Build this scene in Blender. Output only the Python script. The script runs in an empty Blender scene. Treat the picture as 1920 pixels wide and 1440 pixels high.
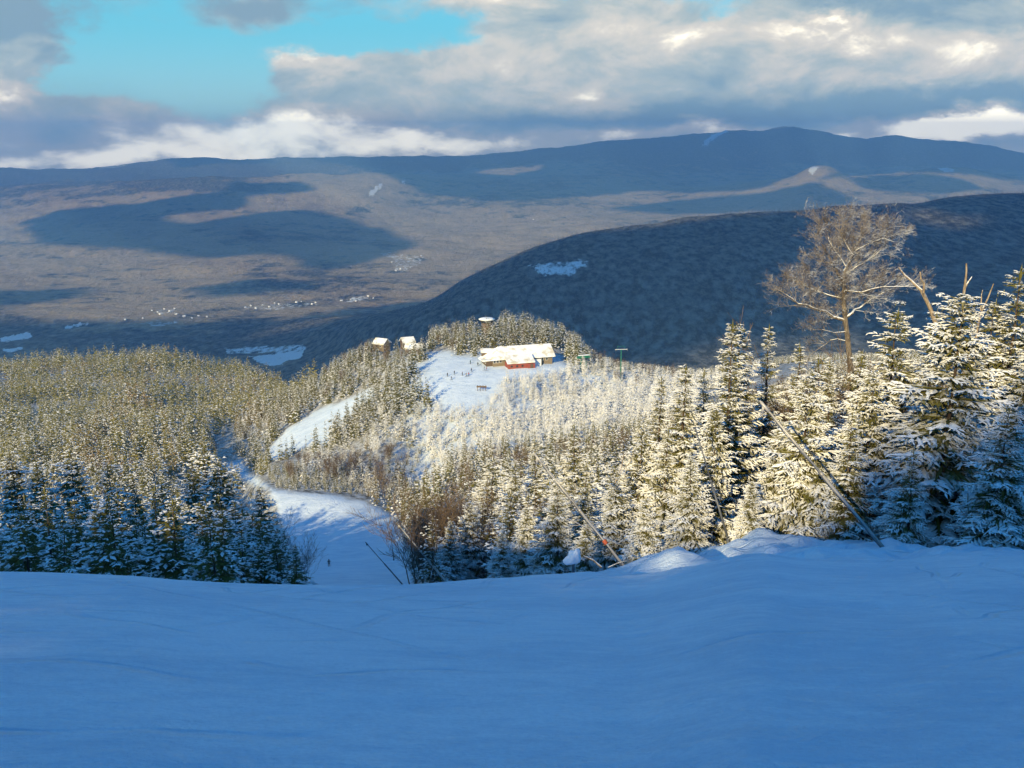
import bpy, bmesh, math, random
import numpy as np
from mathutils import Vector, Matrix

rng = np.random.default_rng(7)
random.seed(7)
scene = bpy.context.scene
C = scene.collection
R = math.radians

# ------------------------------------------------------------------ camera model
F = 1884.0                       # focal length in photo pixels (1920 wide)
PITCH = R(13.5)
CP, SP = math.cos(PITCH), math.sin(PITCH)
EYE = 1.62                       # the eye is the origin; the snow underfoot lies EYE below

def ae(u, v):
    """photo pixel -> (x/Y, z/Y)"""
    cx, cy = (u - 960.0) / F, (720.0 - v) / F
    d = CP + cy * SP
    return cx / d, (-SP + cy * CP) / d

def at(u, v, Y):
    a, e = ae(u, v)
    return Vector((a * Y, Y, e * Y))

def to_px(x, y, z):
    y_ = y * CP - z * SP
    up = y * SP + z * CP
    return 960 + F * x / y_, 720 - F * up / y_

SUN_EL, SUN_AZ = R(20.5), R(25)          # the sun stands behind and to the left of the camera
SUN_T = math.tan(SUN_EL)
to_sun = np.array([-math.sin(SUN_AZ) * math.cos(SUN_EL), -math.cos(SUN_AZ) * math.cos(SUN_EL), math.sin(SUN_EL)])

# ------------------------------------------------------------------ numpy noise
def _hash(ix, iy, seed):
    n = (ix.astype(np.int64) * 374761393 + iy.astype(np.int64) * 668265263 + seed * 982451653) & 0x7fffffff
    n = ((n ^ (n >> 13)) * 1274126177) & 0x7fffffff
    return ((n ^ (n >> 16)) & 0xffff) / 65535.0

def vnoise(x, y, seed=0):
    x = np.asarray(x, float); y = np.asarray(y, float)
    ix, iy = np.floor(x), np.floor(y)
    fx, fy = x - ix, y - iy
    fx = fx * fx * fx * (fx * (fx * 6 - 15) + 10); fy = fy * fy * fy * (fy * (fy * 6 - 15) + 10)
    a = _hash(ix, iy, seed); b = _hash(ix + 1, iy, seed); c = _hash(ix, iy + 1, seed); d = _hash(ix + 1, iy + 1, seed)
    return (a * (1 - fx) + b * fx) * (1 - fy) + (c * (1 - fx) + d * fx) * fy

def fbm(x, y, octv=4, seed=0, gain=0.5):
    s, amp, tot = 0, 1.0, 0.0
    for k in range(octv):
        s = s + amp * vnoise(x * 2 ** k + 17.3 * k, y * 2 ** k - 9.1 * k, seed + k)
        tot += amp; amp *= gain
    return s / tot - 0.5

def sstep(a, b, x):
    t = np.clip((x - a) / (b - a), 0, 1)
    return t * t * (3 - 2 * t)

def pchip(xk, yk, x):
    xk = np.asarray(xk, float); yk = np.asarray(yk, float)
    h = np.diff(xk); d = np.diff(yk) / h
    m = np.zeros_like(yk)
    for i in range(1, len(xk) - 1):
        if d[i - 1] * d[i] > 0:
            w1, w2 = 2 * h[i] + h[i - 1], h[i] + 2 * h[i - 1]
            m[i] = (w1 + w2) / (w1 / d[i - 1] + w2 / d[i])
    m[0], m[-1] = d[0], d[-1]
    x = np.clip(x, xk[0], xk[-1])
    i = np.clip(np.searchsorted(xk, x) - 1, 0, len(xk) - 2)
    t = (x - xk[i]) / h[i]
    return (yk[i] * (1 + 2 * t) * (1 - t) ** 2 + h[i] * m[i] * t * (1 - t) ** 2
            + yk[i + 1] * t * t * (3 - 2 * t) + h[i] * m[i + 1] * t * t * (t - 1))

# ------------------------------------------------------------------ terrain: feature lines (u, v, depth)
LINES = [
 # the rounded edge of the near slope
 [(-500,1066,22),(0,1071,23),(250,1076,23.5),(330,1084,24),(560,1093,24),(740,1093,25),(900,1086,28),(1050,1072,32),(1180,1069,34),(1280,1046,36),(1440,1013,38),(1500,1020,38),(1600,1024,37),(1700,1030,35),(1790,1023,34),(1920,1025,32),(2400,1030,28)],
 [(-500,1180,55),(0,1180,56),(250,1180,58),(450,1180,60),(560,1140,62),(740,1135,64),(850,1135,66),(960,1120,66),(1100,1100,66),(1300,1070,62),(1500,1050,58),(1700,1055,54),(1920,1050,50),(2400,1050,46)],
 [(-500,1098,120),(0,1098,120),(250,1100,122),(450,1110,125),(520,1112,135),(560,1100,148),(650,1092,150),(740,1092,150),(790,1085,146),(850,1060,140),(960,1035,136),(1100,1005,130),(1300,960,120),(1500,910,110),(1700,890,100),(1920,860,90),(2400,850,85)],
 [(-500,1020,230),(0,1020,230),(250,1022,232),(450,1035,236),(520,1055,225),(560,1062,212),(650,1060,208),(740,1055,210),(790,1010,215),(850,965,228),(960,925,225),(1100,890,220),(1300,835,210),(1500,790,200),(1920,750,180),(2400,740,170)],
 [(-500,935,330),(0,935,330),(250,930,330),(440,950,330),(520,970,288),(600,974,286),(650,974,284),(740,976,283),(790,940,288),(850,895,300),(960,865,300),(1100,840,300),(1300,795,300),(1500,740,290),(1920,690,280),(2400,690,270)],
 [(-500,868,410),(0,868,410),(250,862,405),(400,890,390),(440,906,380),(500,920,308),(560,924,304),(650,937,301),(700,947,299),(740,960,298),(790,925,325),(850,845,358),(960,812,360),(1100,790,360),(1300,758,370),(1500,712,360),(1920,672,350),(2400,670,340)],
 [(-500,815,520),(0,815,520),(250,812,520),(380,850,470),(430,878,425),(470,880,412),(510,862,412),(590,845,405),(640,835,400),(700,805,400),(770,775,404),(850,757,406),(960,752,408),(1100,748,420),(1300,728,430),(1500,690,420),(1920,665,420),(2400,665,410)],
 [(-500,745,690),(0,742,690),(250,735,690),(420,775,600),(500,800,500),(560,785,470),(620,762,466),(680,738,464),(760,708,450),(850,692,450),(960,690,450),(1100,690,455),(1300,705,465),(1500,680,470),(1920,660,500),(2400,660,500)],
 [(-500,700,860),(0,692,860),(130,686,855),(250,679,850),(380,692,840),(480,710,800),(540,735,640),(600,712,560),(640,690,530),(700,662,525),(780,650,520),(850,640,522),(920,630,530),(1000,633,530),(1050,648,525),(1100,678,520),(1150,695,520),(1300,712,540),(1500,690,560),(1920,665,600),(2400,665,600)],
 [(-500,770,1150),(0,770,1150),(250,765,1150),(480,790,1080),(640,780,760),(780,745,700),(920,730,690),(1050,745,690),(1150,790,700),(1300,780,740),(1500,760,780),(1920,720,850),(2400,720,850)],
 [(-500,850,1700),(0,850,1700),(400,850,1700),(700,830,1600),(960,800,1500),(1150,790,1450),(1300,770,1450),(1500,740,1450),(1920,700,1450),(2400,700,1450)],
 [(-500,740,2800),(0,740,2800),(400,735,2800),(560,715,2700),(640,700,2600),(760,690,2300),(960,690,2150),(1150,680,2100),(1300,658,2050),(1500,640,2050),(1700,600,2050),(1920,560,2050),(2400,560,2050)],
 [(-500,668,3500),(0,664,3500),(300,664,3500),(450,664,3500),(560,660,3420),(620,650,3200),(680,625,2900),(760,600,2700),(860,570,2650),(1000,540,2620),(1150,520,2620),(1300,500,2620),(1500,480,2620),(1700,470,2620),(1920,460,2620),(2400,450,2620)],
 [(-500,622,4050),(0,622,4050),(300,620,4050),(450,618,4050),(560,616,3950),(640,610,3650),(690,596,3350),(760,578,3250),(800,566,3220),(860,530,3200),(930,496,3200),(1000,468,3200),(1100,441,3220),(1220,425,3250),(1350,409,3300),(1430,403,3300),(1500,398,3300),(1700,384,3350),(1800,368,3380),(1920,365,3400),(2400,350,3400)],
 [(-500,594,4400),(0,594,4400),(450,592,4400),(600,592,4350),(690,592,4300),(800,590,4300),(960,560,4300),(1100,520,4300),(1350,480,4300),(1920,450,4300),(2400,440,4300)],
 [(-500,536,5600),(0,538,5600),(300,536,5600),(600,534,5600),(800,532,5600),(1000,530,5600),(1350,520,5600),(1920,500,5600),(2400,500,5600)],
 [(-500,472,7200),(0,475,7200),(200,468,7200),(500,465,7200),(700,470,7200),(900,472,7200),(1100,470,7200),(1350,470,7200),(1920,460,7200),(2400,460,7200)],
 [(-500,408,9200),(0,412,9200),(150,408,9000),(330,405,8800),(480,398,9000),(640,405,9200),(800,404,9400),(1000,398,9400),(1200,400,9400),(1350,394,9400),(1500,385,9000),(1700,380,9000),(1920,372,9200),(2400,370,9200)],
 [(-500,360,11300),(0,352,11300),(150,345,11000),(330,336,10800),(480,330,10800),(600,326,10600),(700,332,10800),(800,345,11200),(960,348,11200),(1100,345,11200),(1300,352,11200),(1420,340,10800),(1490,332,10500),(1515,313,10450),(1535,309,10450),(1560,313,10450),(1590,330,10500),(1640,334,10700),(1750,322,10700),(1810,318,10700),(1870,334,10900),(1920,340,11000),(2400,345,11000)],
 [(-500,355,12600),(0,350,12600),(300,342,12600),(500,335,12600),(700,332,12600),(900,328,12600),(1100,326,12600),(1300,330,12600),(1500,335,12600),(1700,325,12600),(1920,330,12600),(2400,330,12600)],
 [(-500,318,14800),(0,318,14800),(150,314,14800),(310,300,14800),(450,297,14800),(560,294,14800),(700,293,14900),(830,296,15000),(960,286,15000),(1050,276,15000),(1130,266,15000),(1220,258,15000),(1300,250,15000),(1360,247,15000),(1420,243,15000),(1480,234,15000),(1530,241,15000),(1580,252,15000),(1625,259,15000),(1680,253,15000),(1730,260,15000),(1800,266,15000),(1860,274,15000),(1920,287,15000),(2100,300,15000),(2400,310,15000)],
 [(-500,420,17500),(0,420,17500),(960,420,17500),(1920,420,17500),(2400,420,17500)],
]
NA, NY = 520, 1000
TA = np.linspace(-0.80, 0.80, NA)
TL = np.linspace(math.log(1.5), math.log(17400.0), NY)
def build_table():
    ak, lk, ek = [], [], []
    for ln in LINES:
        a = np.array([ae(u, v)[0] for u, v, Y in ln]); e = np.array([ae(u, v)[1] for u, v, Y in ln])
        l = np.log(np.array([Y for u, v, Y in ln], float))
        lk.append(pchip(a, l, TA)); ek.append(pchip(a, e, TA))
    lk, ek = np.array(lk), np.array(ek)
    T = np.zeros((NA, NY))
    for i in range(NA):
        T[i] = pchip(lk[:, i], ek[:, i], TL)
        Yc = math.exp(lk[0, i]); zc = ek[0, i] * Yc
        near = TL < lk[0, i]
        Y = np.exp(TL[near])
        T[i, near] = (-EYE + (zc + EYE) * (Y / Yc)) / Y
    # round the edges a little, along depth and across
    Z = T * np.exp(TL)[None, :]
    for _ in range(4):
        Z[:, 1:-1] = 0.25 * Z[:, :-2] + 0.5 * Z[:, 1:-1] + 0.25 * Z[:, 2:]
    for _ in range(3):
        Z[1:-1] = 0.25 * Z[:-2] + 0.5 * Z[1:-1] + 0.25 * Z[2:]
    return Z
TZ = build_table()

def c_of_q(q):       # how high the ridge behind stands, seen along the sun's rays
    return np.interp(q, [-240, -185, -150, -125, -110, -80, -55, -30, -20, -12, -7, -3, 2, 60], [-40, -36, -33, -22, -11, -7.5, -8.5, -5.5, -3.6, -3.3, -2.4, 1.5, 3.5, 4.0])

def ground_z(x, y):
    x = np.asarray(x, float); y = np.asarray(y, float)
    yy = np.maximum(y, 2.0)
    a = np.clip(x / np.maximum(yy, 2.0), TA[0], TA[-1])
    fi = (a - TA[0]) / (TA[1] - TA[0]); fj = (np.log(yy) - TL[0]) / (TL[1] - TL[0])
    i = np.clip(fi.astype(int), 0, NA - 2); j = np.clip(fj.astype(int), 0, NY - 2)
    fi = fi - i; fj = np.clip(fj - j, 0, 1)
    z = (TZ[i, j] * (1 - fi) + TZ[i + 1, j] * fi) * (1 - fj) + (TZ[i, j + 1] * (1 - fi) + TZ[i + 1, j + 1] * fi) * fj
    z = np.where(y < 2.0, z - (y - 2.0) * 0.39, z)
    # the mountainside behind and to the left of the camera
    q = x * math.cos(SUN_AZ) - y * math.sin(SUN_AZ)
    m = x * math.sin(SUN_AZ) + y * math.cos(SUN_AZ)
    zb = c_of_q(q) - SUN_T * m - ((m + 55) / 45.0) ** 2 * 4.0
    w = sstep(-12, -40, m) * sstep(200, 120, np.abs(q + 60))
    out = np.maximum(sstep(0.66, 0.95, np.abs(x) / np.maximum(y, 0.5)), sstep(0.0, -10.0, y))
    z = z + (np.maximum(zb, z) - z) * w * out
    # relief
    d = np.hypot(x, y)
    nfar = sstep(1300, 4500, d)
    z = z + nfar * (fbm(x / 1100, y / 800, 6, 3, 0.55) * 0.013 * np.minimum(d, 12000) + fbm(x / 110, y / 110, 3, 9) * 0.0022 * np.minimum(d, 9000))
    ridge = sstep(1500, 2100, d) * (1 - sstep(3600, 4100, d))
    z = z + ridge * (fbm(x / 240, y / 300, 4, 19) * 26)
    nmid = sstep(60, 200, d) * (1 - nfar)
    z = z + nmid * fbm(x / 45, y / 45, 3, 5) * 3.0 * (1 - trail_mask(x, y, z) * 0.8)
    near = 1 - sstep(60, 140, d)
    edge = sstep(26, 34, y) * sstep(0, 9, x) * near
    z = z + near * (fbm(x / 6.0, y / 4.5, 3, 12) * 0.16 + fbm(x / 1.5, y / 1.1, 2, 14) * 0.03) * sstep(0.5, 6, d) + edge * (fbm(x / 2.8, y / 4.5, 3, 31) * 2.3 + np.maximum(fbm(x / 1.3, y / 1.6, 2, 37), 0) * 0.9)
    return z

# open snow, as outlines on the ground: (photo polygon, nearest depth, farthest depth)
TRAILS = [
 ([(505,1110),(548,1100),(552,1040),(530,985),(505,915),(470,905),(418,880),(404,850),(440,852),(470,892),(520,920),(600,925),(680,940),(742,968),(765,1040),(775,1110)], 60, 440),
 ([(496,862),(505,840),(535,808),(590,772),(650,748),(700,728),(700,744),(640,790),(612,832),(560,842),(520,862)], 395, 480),
 ([(776,722),(800,698),(806,662),(830,652),(860,668),(1010,684),(1050,676),(1075,690),(1000,700),(950,710),(925,722),(935,738),(905,748),(915,762),(890,758),(880,772),(862,760),(840,768),(826,748),(800,748)], 398, 486),
 ([(420,650),(575,645),(585,660),(560,690),(480,680),(470,668),(430,668)], 3300, 3800),
]
def in_poly(px, py, poly):
    ins = np.zeros(px.shape, bool)
    n = len(poly)
    for i in range(n):
        x0, y0 = poly[i]; x1, y1 = poly[(i + 1) % n]
        c = ((y0 > py) != (y1 > py)) & (px < (x1 - x0) * (py - y0) / ((y1 - y0) if y1 != y0 else 1e-9) + x0)
        ins ^= c
    return ins
def trail_mask(x, y, z):
    u, v = to_px(x, np.maximum(y, 1.0), z)
    m = np.zeros(np.shape(x))
    for poly, y0, y1 in TRAILS[:3]:
        m = np.maximum(m, (in_poly(u, v, poly) & (y > y0) & (y < y1)).astype(float))
    return m

# ------------------------------------------------------------------ mesh helpers
def link(o, parent=None):
    C.objects.link(o)
    if parent is not None: o.parent = parent
    return o

def mesh_np(name, V, faces_flat, nper, mats, mat_idx=None, attrs=None, smooth=False):
    """V (n,3), faces_flat (m*nper)"""
    me = bpy.data.meshes.new(name)
    V = np.ascontiguousarray(V, dtype=np.float32); Fc = np.ascontiguousarray(faces_flat, dtype=np.int32).ravel()
    nf = len(Fc) // nper
    me.vertices.add(len(V)); me.vertices.foreach_set('co', V.ravel())
    me.loops.add(len(Fc)); me.loops.foreach_set('vertex_index', Fc)
    me.polygons.add(nf)
    me.polygons.foreach_set('loop_start', np.arange(0, nf * nper, nper, dtype=np.int32))
    if mat_idx is not None: me.polygons.foreach_set('material_index', np.ascontiguousarray(mat_idx, dtype=np.int32))
    me.polygons.foreach_set('use_smooth', np.full(nf, smooth, dtype=bool))
    for k, a in (attrs or {}).items():
        at_ = me.attributes.new(k, 'FLOAT', 'POINT'); at_.data.foreach_set('value', np.ascontiguousarray(a, dtype=np.float32))
    for m in mats: me.materials.append(m)
    me.update(calc_edges=True)
    return me

def obj(name, me, parent=None, loc=None, label=None, cat=None, group=None, kind=None):
    o = bpy.data.objects.new(name, me)
    if loc is not None: o.location = loc
    link(o, parent); tag(o, label, cat, group, kind)
    return o

def tag(o, label=None, cat=None, group=None, kind=None):
    for k, s in (('label', label), ('category', cat), ('group', group), ('kind', kind)):
        if s: o[k] = s
    return o

class MB:
    """collects simple shapes, links them as one mesh object"""
    def __init__(s): s.bm = bmesh.new()
    def box(s, c, size, rz=0, mi=0, rot=None):
        M = Matrix.Translation(c) @ (rot.to_4x4() if rot else Matrix.Rotation(rz, 4, 'Z')) @ Matrix.Diagonal((*size, 1))
        r = bmesh.ops.create_cube(s.bm, size=1, matrix=M)
        for f in {f for v in r['verts'] for f in v.link_faces}: f.material_index = mi
        return s
    def tube(s, p, q, r0, r1=None, n=8, mi=0):
        p, q = Vector(p), Vector(q); r1 = r0 if r1 is None else r1
        d = q - p
        M = Matrix.Translation((p + q) / 2) @ d.to_track_quat('Z', 'Y').to_matrix().to_4x4()
        r = bmesh.ops.create_cone(s.bm, cap_ends=True, segments=n, radius1=r0, radius2=r1, depth=d.length, matrix=M)
        for f in {f for v in r['verts'] for f in v.link_faces}: f.material_index = mi; f.smooth = True
        return s
    def ball(s, c, size, sub=2, mi=0):
        r = bmesh.ops.create_icosphere(s.bm, subdivisions=sub, radius=1, matrix=Matrix.Translation(c) @ Matrix.Diagonal((*size, 1)))
        for f in {f for v in r['verts'] for f in v.link_faces}: f.material_index = mi; f.smooth = True
        return s
    def poly(s, pts, mi=0):
        f = s.bm.faces.new([s.bm.verts.new(p) for p in pts]); f.material_index = mi
        return s
    def prism(s, pts, off, mi=0):
        """a flat polygon pushed by off into a solid"""
        off = Vector(off); a = [s.bm.verts.new(p) for p in pts]; b = [s.bm.verts.new(Vector(p) + off) for p in pts]
        fs = [s.bm.faces.new(a), s.bm.faces.new(b[::-1])]
        n = len(a)
        for i in range(n): fs.append(s.bm.faces.new([a[i], b[i], b[(i + 1) % n], a[(i + 1) % n]][::-1]))
        for f in fs: f.material_index = mi
        bmesh.ops.recalc_face_normals(s.bm, faces=fs)
        return s
    def mesh(s, name, mats, bevel=0):
        if bevel:
            bmesh.ops.bevel(s.bm, geom=[e for e in s.bm.edges], offset=bevel, segments=1, affect='EDGES')
        me = bpy.data.meshes.new(name); s.bm.to_mesh(me); s.bm.free()
        for m in (mats if isinstance(mats, (list, tuple)) else [mats]): me.materials.append(m)
        return me
    def build(s, name, mats, parent=None, bevel=0, **kw):
        return obj(name, s.mesh(name, mats, bevel), parent, **kw)

def empty(name, loc, rz=0, **kw):
    o = bpy.data.objects.new(name, None); o.empty_display_size = 0.3
    o.location = loc; o.rotation_euler = (0, 0, rz); link(o); tag(o, **kw)
    return o

def copy_tree(o, parent=None):
    c = o.copy(); C.objects.link(c)
    if parent is not None: c.parent = parent
    for ch in list(o.children): copy_tree(ch, c)
    return c

# ------------------------------------------------------------------ materials
class NT:
    def __init__(s, mat):
        s.t = mat.node_tree; s.n = s.t.nodes; s.l = s.t.links
    def new(s, typ, **kw):
        n = s.n.new(typ)
        for k, v in kw.items(): setattr(n, k, v)
        return n
    def put(s, sock, v):
        if isinstance(v, bpy.types.NodeSocket): s.l.new(v, sock)
        elif v is not None: sock.default_value = v
    def math(s, op, a, b=None, c=None, clamp=False):
        n = s.new('ShaderNodeMath', operation=op, use_clamp=clamp)
        for k, x in enumerate((a, b, c)): s.put(n.inputs[k], x)
        return n.outputs[0]
    def vmath(s, op, a, b=None, c=None, out=0):
        n = s.new('ShaderNodeVectorMath', operation=op)
        for k, x in enumerate((a, b, c)): s.put(n.inputs[k], x)
        return n.outputs[out]
    def mix(s, f, a, b):
        n = s.new('ShaderNodeMix', data_type='RGBA')
        s.put(n.inputs['Factor'], f); s.put(n.inputs[6], col(a)); s.put(n.inputs[7], col(b))
        return n.outputs[2]
    def ramp(s, x, a, b):
        n = s.new('ShaderNodeMapRange', interpolation_type='SMOOTHSTEP')
        s.put(n.inputs[0], x); n.inputs[1].default_value = a; n.inputs[2].default_value = b
        return n.outputs[0]
    def noise(s, vec, scale, detail=4, rough=0.55, dist=0.0):
        n = s.new('ShaderNodeTexNoise')
        s.put(n.inputs['Vector'], vec); n.inputs['Scale'].default_value = scale; n.inputs['Detail'].default_value = detail
        n.inputs['Roughness'].default_value = rough; n.inputs['Distortion'].default_value = dist
        return n
    def attr(s, name):
        return s.new('ShaderNodeAttribute', attribute_name=name).outputs['Fac']
    def bump(s, h, dist, strength=1.0, normal=None):
        n = s.new('ShaderNodeBump'); s.put(n.inputs['Height'], h); n.inputs['Distance'].default_value = dist; n.inputs['Strength'].default_value = strength
        if normal is not None: s.put(n.inputs['Normal'], normal)
        return n.outputs[0]

def col(c):
    return (*c, 1.0) if isinstance(c, tuple) and len(c) == 3 else c

def material(name, rough=0.7, spec=0.3):
    m = bpy.data.materials.new(name); m.use_nodes = True
    t = NT(m); b = t.n['Principled BSDF']
    b.inputs['Roughness'].default_value = rough; b.inputs['Specular IOR Level'].default_value = spec
    return m, t, b

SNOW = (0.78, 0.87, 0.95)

def flat(name, c, rough=0.6, spec=0.3, metal=0.0, var=0.12, scale=3.0):
    m, t, b = material(name, rough, spec)
    g = t.new('ShaderNodeTexCoord').outputs['Object']
    n = t.noise(g, scale, 5).outputs[0]
    t.put(b.inputs['Base Color'], t.mix(n, tuple(x * (1 - var) for x in c), tuple(min(1, x * (1 + var)) for x in c)))
    b.inputs['Metallic'].default_value = metal
    return m

def mat_ground():
    m, t, b = material('snowy_ground', 0.75, 0.25)
    P = t.new('ShaderNodeNewGeometry').outputs['Position']
    snow = t.attr('snow')
    n1 = t.noise(P, 0.35, 5).outputs[0]; n2 = t.noise(P, 2.3, 4).outputs[0]
    litter = t.ramp(t.math('ADD', n1, t.math('MULTIPLY', n2, 0.5)), 0.62, 0.95)
    floor = t.mix(litter, (0.50, 0.51, 0.51), (0.09, 0.07, 0.045))
    pk = t.noise(t.vmath('MULTIPLY', P, (0.6, 0.9, 0.6)), 0.30, 7, 0.62, 0.4).outputs[0]
    pk2 = t.noise(t.vmath('MULTIPLY', P, (0.8, 1.5, 1.0)), 2.6, 6, 0.68, 0.3).outputs[0]
    packed = t.ramp(t.math('ADD', t.math('MULTIPLY', pk, 0.6), t.math('MULTIPLY', pk2, 0.4)), 0.38, 0.60)
    tr = None
    for ang, sc, ph in ((0.35, 0.55, 0.0), (-0.62, 0.42, 3.0), (1.25, 0.38, 7.0)):
        rot = t.new('ShaderNodeVectorRotate', rotation_type='Z_AXIS'); t.put(rot.inputs['Vector'], P); rot.inputs['Angle'].default_value = ang
        sx_ = t.new('ShaderNodeSeparateXYZ'); t.put(sx_.inputs[0], rot.outputs[0])
        wob = t.noise(P, 0.06 + 0.01 * ph, 2).outputs[0]
        q_ = t.math('MULTIPLY', t.math('ADD', sx_.outputs[0], t.math('MULTIPLY', wob, 7.0)), sc)
        fr = t.math('ABSOLUTE', t.math('SUBTRACT', t.math('FRACT', q_), 0.5))
        groove = t.math('SUBTRACT', 1.0, t.ramp(t.math('MULTIPLY', fr, 1 / sc), 0.02, 0.13))
        keep = t.ramp(t.noise(P, 0.13 + 0.02 * ph, 3, 0.6).outputs[0], 0.45, 0.58)
        g_ = t.math('MULTIPLY', groove, keep)
        tr = g_ if tr is None else t.math('MAXIMUM', tr, g_)
    grain = t.noise(P, 20.0, 5, 0.75).outputs[0]
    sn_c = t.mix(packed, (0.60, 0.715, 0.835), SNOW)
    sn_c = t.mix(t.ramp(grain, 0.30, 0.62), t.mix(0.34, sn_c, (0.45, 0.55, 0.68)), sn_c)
    sn_c = t.mix(t.math('MULTIPLY', tr, 0.22), sn_c, (0.52, 0.63, 0.76))  # groove shading put into the colour, as the relief alone barely shows
    t.put(b.inputs['Base Color'], t.mix(snow, floor, sn_c))
    # wind drifts, skied-out patches and a few scraped marks
    s1 = t.vmath('MULTIPLY', P, (0.6, 0.8, 0.8))
    w = t.noise(s1, 0.55, 5, 0.55, 0.3).outputs[0]
    s2 = t.vmath('MULTIPLY', P, (0.9, 1.5, 1.0))
    w2 = t.noise(s2, 1.3, 6, 0.66, 0.4).outputs[0]
    w3 = t.noise(P, 14.0, 5, 0.7).outputs[0]
    h = t.math('ADD', t.math('MULTIPLY', w, 0.16), t.math('ADD', t.math('MULTIPLY', t.ramp(w2, 0.35, 0.75), 0.020), t.math('SUBTRACT', t.math('MULTIPLY', w3, 0.022), t.math('MULTIPLY', tr, 0.04))))
    t.put(b.inputs['Normal'], t.bump(h, 1.8, 1.0))
    return m

def mat_hills():
    m, t, b = material('wooded_hills', 0.95, 0.0)
    P = t.new('ShaderNodeNewGeometry').outputs['Position']
    big = t.noise(P, 1 / 1500, 6, 0.6).outputs[0]
    mid = t.noise(P, 1 / 170, 6, 0.65).outputs[0]
    fine = t.noise(t.vmath('MULTIPLY', P, (1, 0.45, 1)), 1 / 22, 5, 0.7).outputs[0]
    bare = t.mix(t.ramp(mid, 0.3, 0.7), (0.27, 0.190, 0.105), (0.56, 0.43, 0.26))
    bare = t.mix(t.ramp(fine, 0.42, 0.68), bare, (0.48, 0.40, 0.32))
    ever = t.mix(t.ramp(fine, 0.35, 0.72), (0.030, 0.030, 0.032), (0.25, 0.24, 0.21))
    ev = t.math('ADD', t.attr('evergreen'), t.math('ADD', t.math('MULTIPLY', big, 0.8), t.math('MULTIPLY', mid, 0.9)))
    c = t.mix(t.ramp(ev, 0.82, 1.00), bare, ever)
    snow = t.attr('snow')
    patch = t.ramp(t.math('ADD', snow, t.math('MULTIPLY', t.math('SUBTRACT', fine, 0.5), 1.5)), 0.42, 0.72)
    t.put(b.inputs['Base Color'], t.mix(patch, c, (0.80, 0.83, 0.86)))
    bh = t.math('ADD', t.math('MULTIPLY', fine, 14.0), t.math('MULTIPLY', mid, 20.0))
    t.put(b.inputs['Normal'], t.bump(bh, 1.0, 0.8))
    return m

def mat_needles(name, green, green2, brown):
    """needles with snow lying on whatever faces up; attribute snow sets how much"""
    m, t, b = material(name, 0.8, 0.15)
    g = t.new('ShaderNodeNewGeometry')
    nz = t.new('ShaderNodeSeparateXYZ'); t.put(nz.inputs[0], g.outputs['Normal'])
    n = t.noise(g.outputs['Position'], 2.6, 3).outputs[0]
    n2 = t.noise(g.outputs['Position'], 0.5, 2).outputs[0]
    f = t.math('ADD', nz.outputs[2], t.math('MULTIPLY', t.math('SUBTRACT', n, 0.5), 1.1))
    f = t.math('ADD', f, t.math('ADD', t.attr('snow'), t.math('MULTIPLY', t.math('SUBTRACT', n2, 0.5), 0.8)))
    k = t.ramp(f, 0.08, 0.75)
    n3 = t.noise(g.outputs['Position'], 0.03, 4).outputs[0]
    gr = t.mix(t.ramp(n3, 0.52, 0.70), t.mix(n2, green, green2), brown)
    t.put(b.inputs['Base Color'], t.mix(k, gr, (0.82, 0.825, 0.825)))
    return m

def mat_bark(name, c0, c1, snow=0.45, scale=9.0):
    m, t, b = material(name, 0.85, 0.1)
    g = t.new('ShaderNodeNewGeometry')
    nz = t.new('ShaderNodeSeparateXYZ'); t.put(nz.inputs[0], g.outputs['Normal'])
    n = t.noise(t.vmath('MULTIPLY', g.outputs['Position'], (1, 1, 0.35)), scale, 4).outputs[0]
    f = t.math('ADD', nz.outputs[2], t.math('MULTIPLY', t.math('SUBTRACT', n, 0.5), 0.9))
    t.put(b.inputs['Base Color'], t.mix(t.ramp(f, snow, snow + 0.25), t.mix(t.ramp(n, 0.35, 0.65), c0, c1), (0.84, 0.86, 0.88)))
    return m

M = {}
M['ground'] = mat_ground()
M['hills'] = mat_hills()
M['spruce'] = mat_needles('snowy_spruce_needles', (0.060, 0.064, 0.015), (0.175, 0.155, 0.042), (0.150, 0.112, 0.042))
M['olive'] = mat_needles('dusted_needles', (0.105, 0.105, 0.026), (0.270, 0.230, 0.062), (0.220, 0.150, 0.070))
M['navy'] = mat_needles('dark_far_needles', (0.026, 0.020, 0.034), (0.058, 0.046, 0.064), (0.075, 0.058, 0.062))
M['bark'] = mat_bark('spruce_bark', (0.05, 0.035, 0.025), (0.12, 0.09, 0.065), 0.75)
M['dead'] = mat_bark('weathered_wood', (0.16, 0.12, 0.08), (0.34, 0.27, 0.19), 0.35)
M['birch'] = mat_bark('snowy_limb_bark', (0.09, 0.075, 0.06), (0.21, 0.175, 0.135), 0.25)
M['twig'] = mat_bark('brown_twigs', (0.080, 0.056, 0.038), (0.175, 0.125, 0.085), 0.85, 1.2)
M['greytwig'] = mat_bark('grey_frosted_twigs', (0.10, 0.082, 0.072), (0.23, 0.20, 0.18), 0.60, 1.2)
M['frost'] = mat_bark('frosted_twigs', (0.66, 0.66, 0.66), (0.84, 0.85, 0.86), 0.25, 1.2)
M['snow'] = flat('piled_snow', (0.84, 0.87, 0.90), 0.7, 0.2, var=0.03)
M['steel'] = flat('galvanised_steel', (0.42, 0.40, 0.37), 0.55, 0.4, 0.3)
M['darksteel'] = flat('dark_steel', (0.10, 0.11, 0.13), 0.5, 0.4, 0.3)
M['orange'] = flat('orange_tape', (0.62, 0.13, 0.05), 0.6)
M['pad'] = flat('blue_pad', (0.05, 0.07, 0.14), 0.7)
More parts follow.
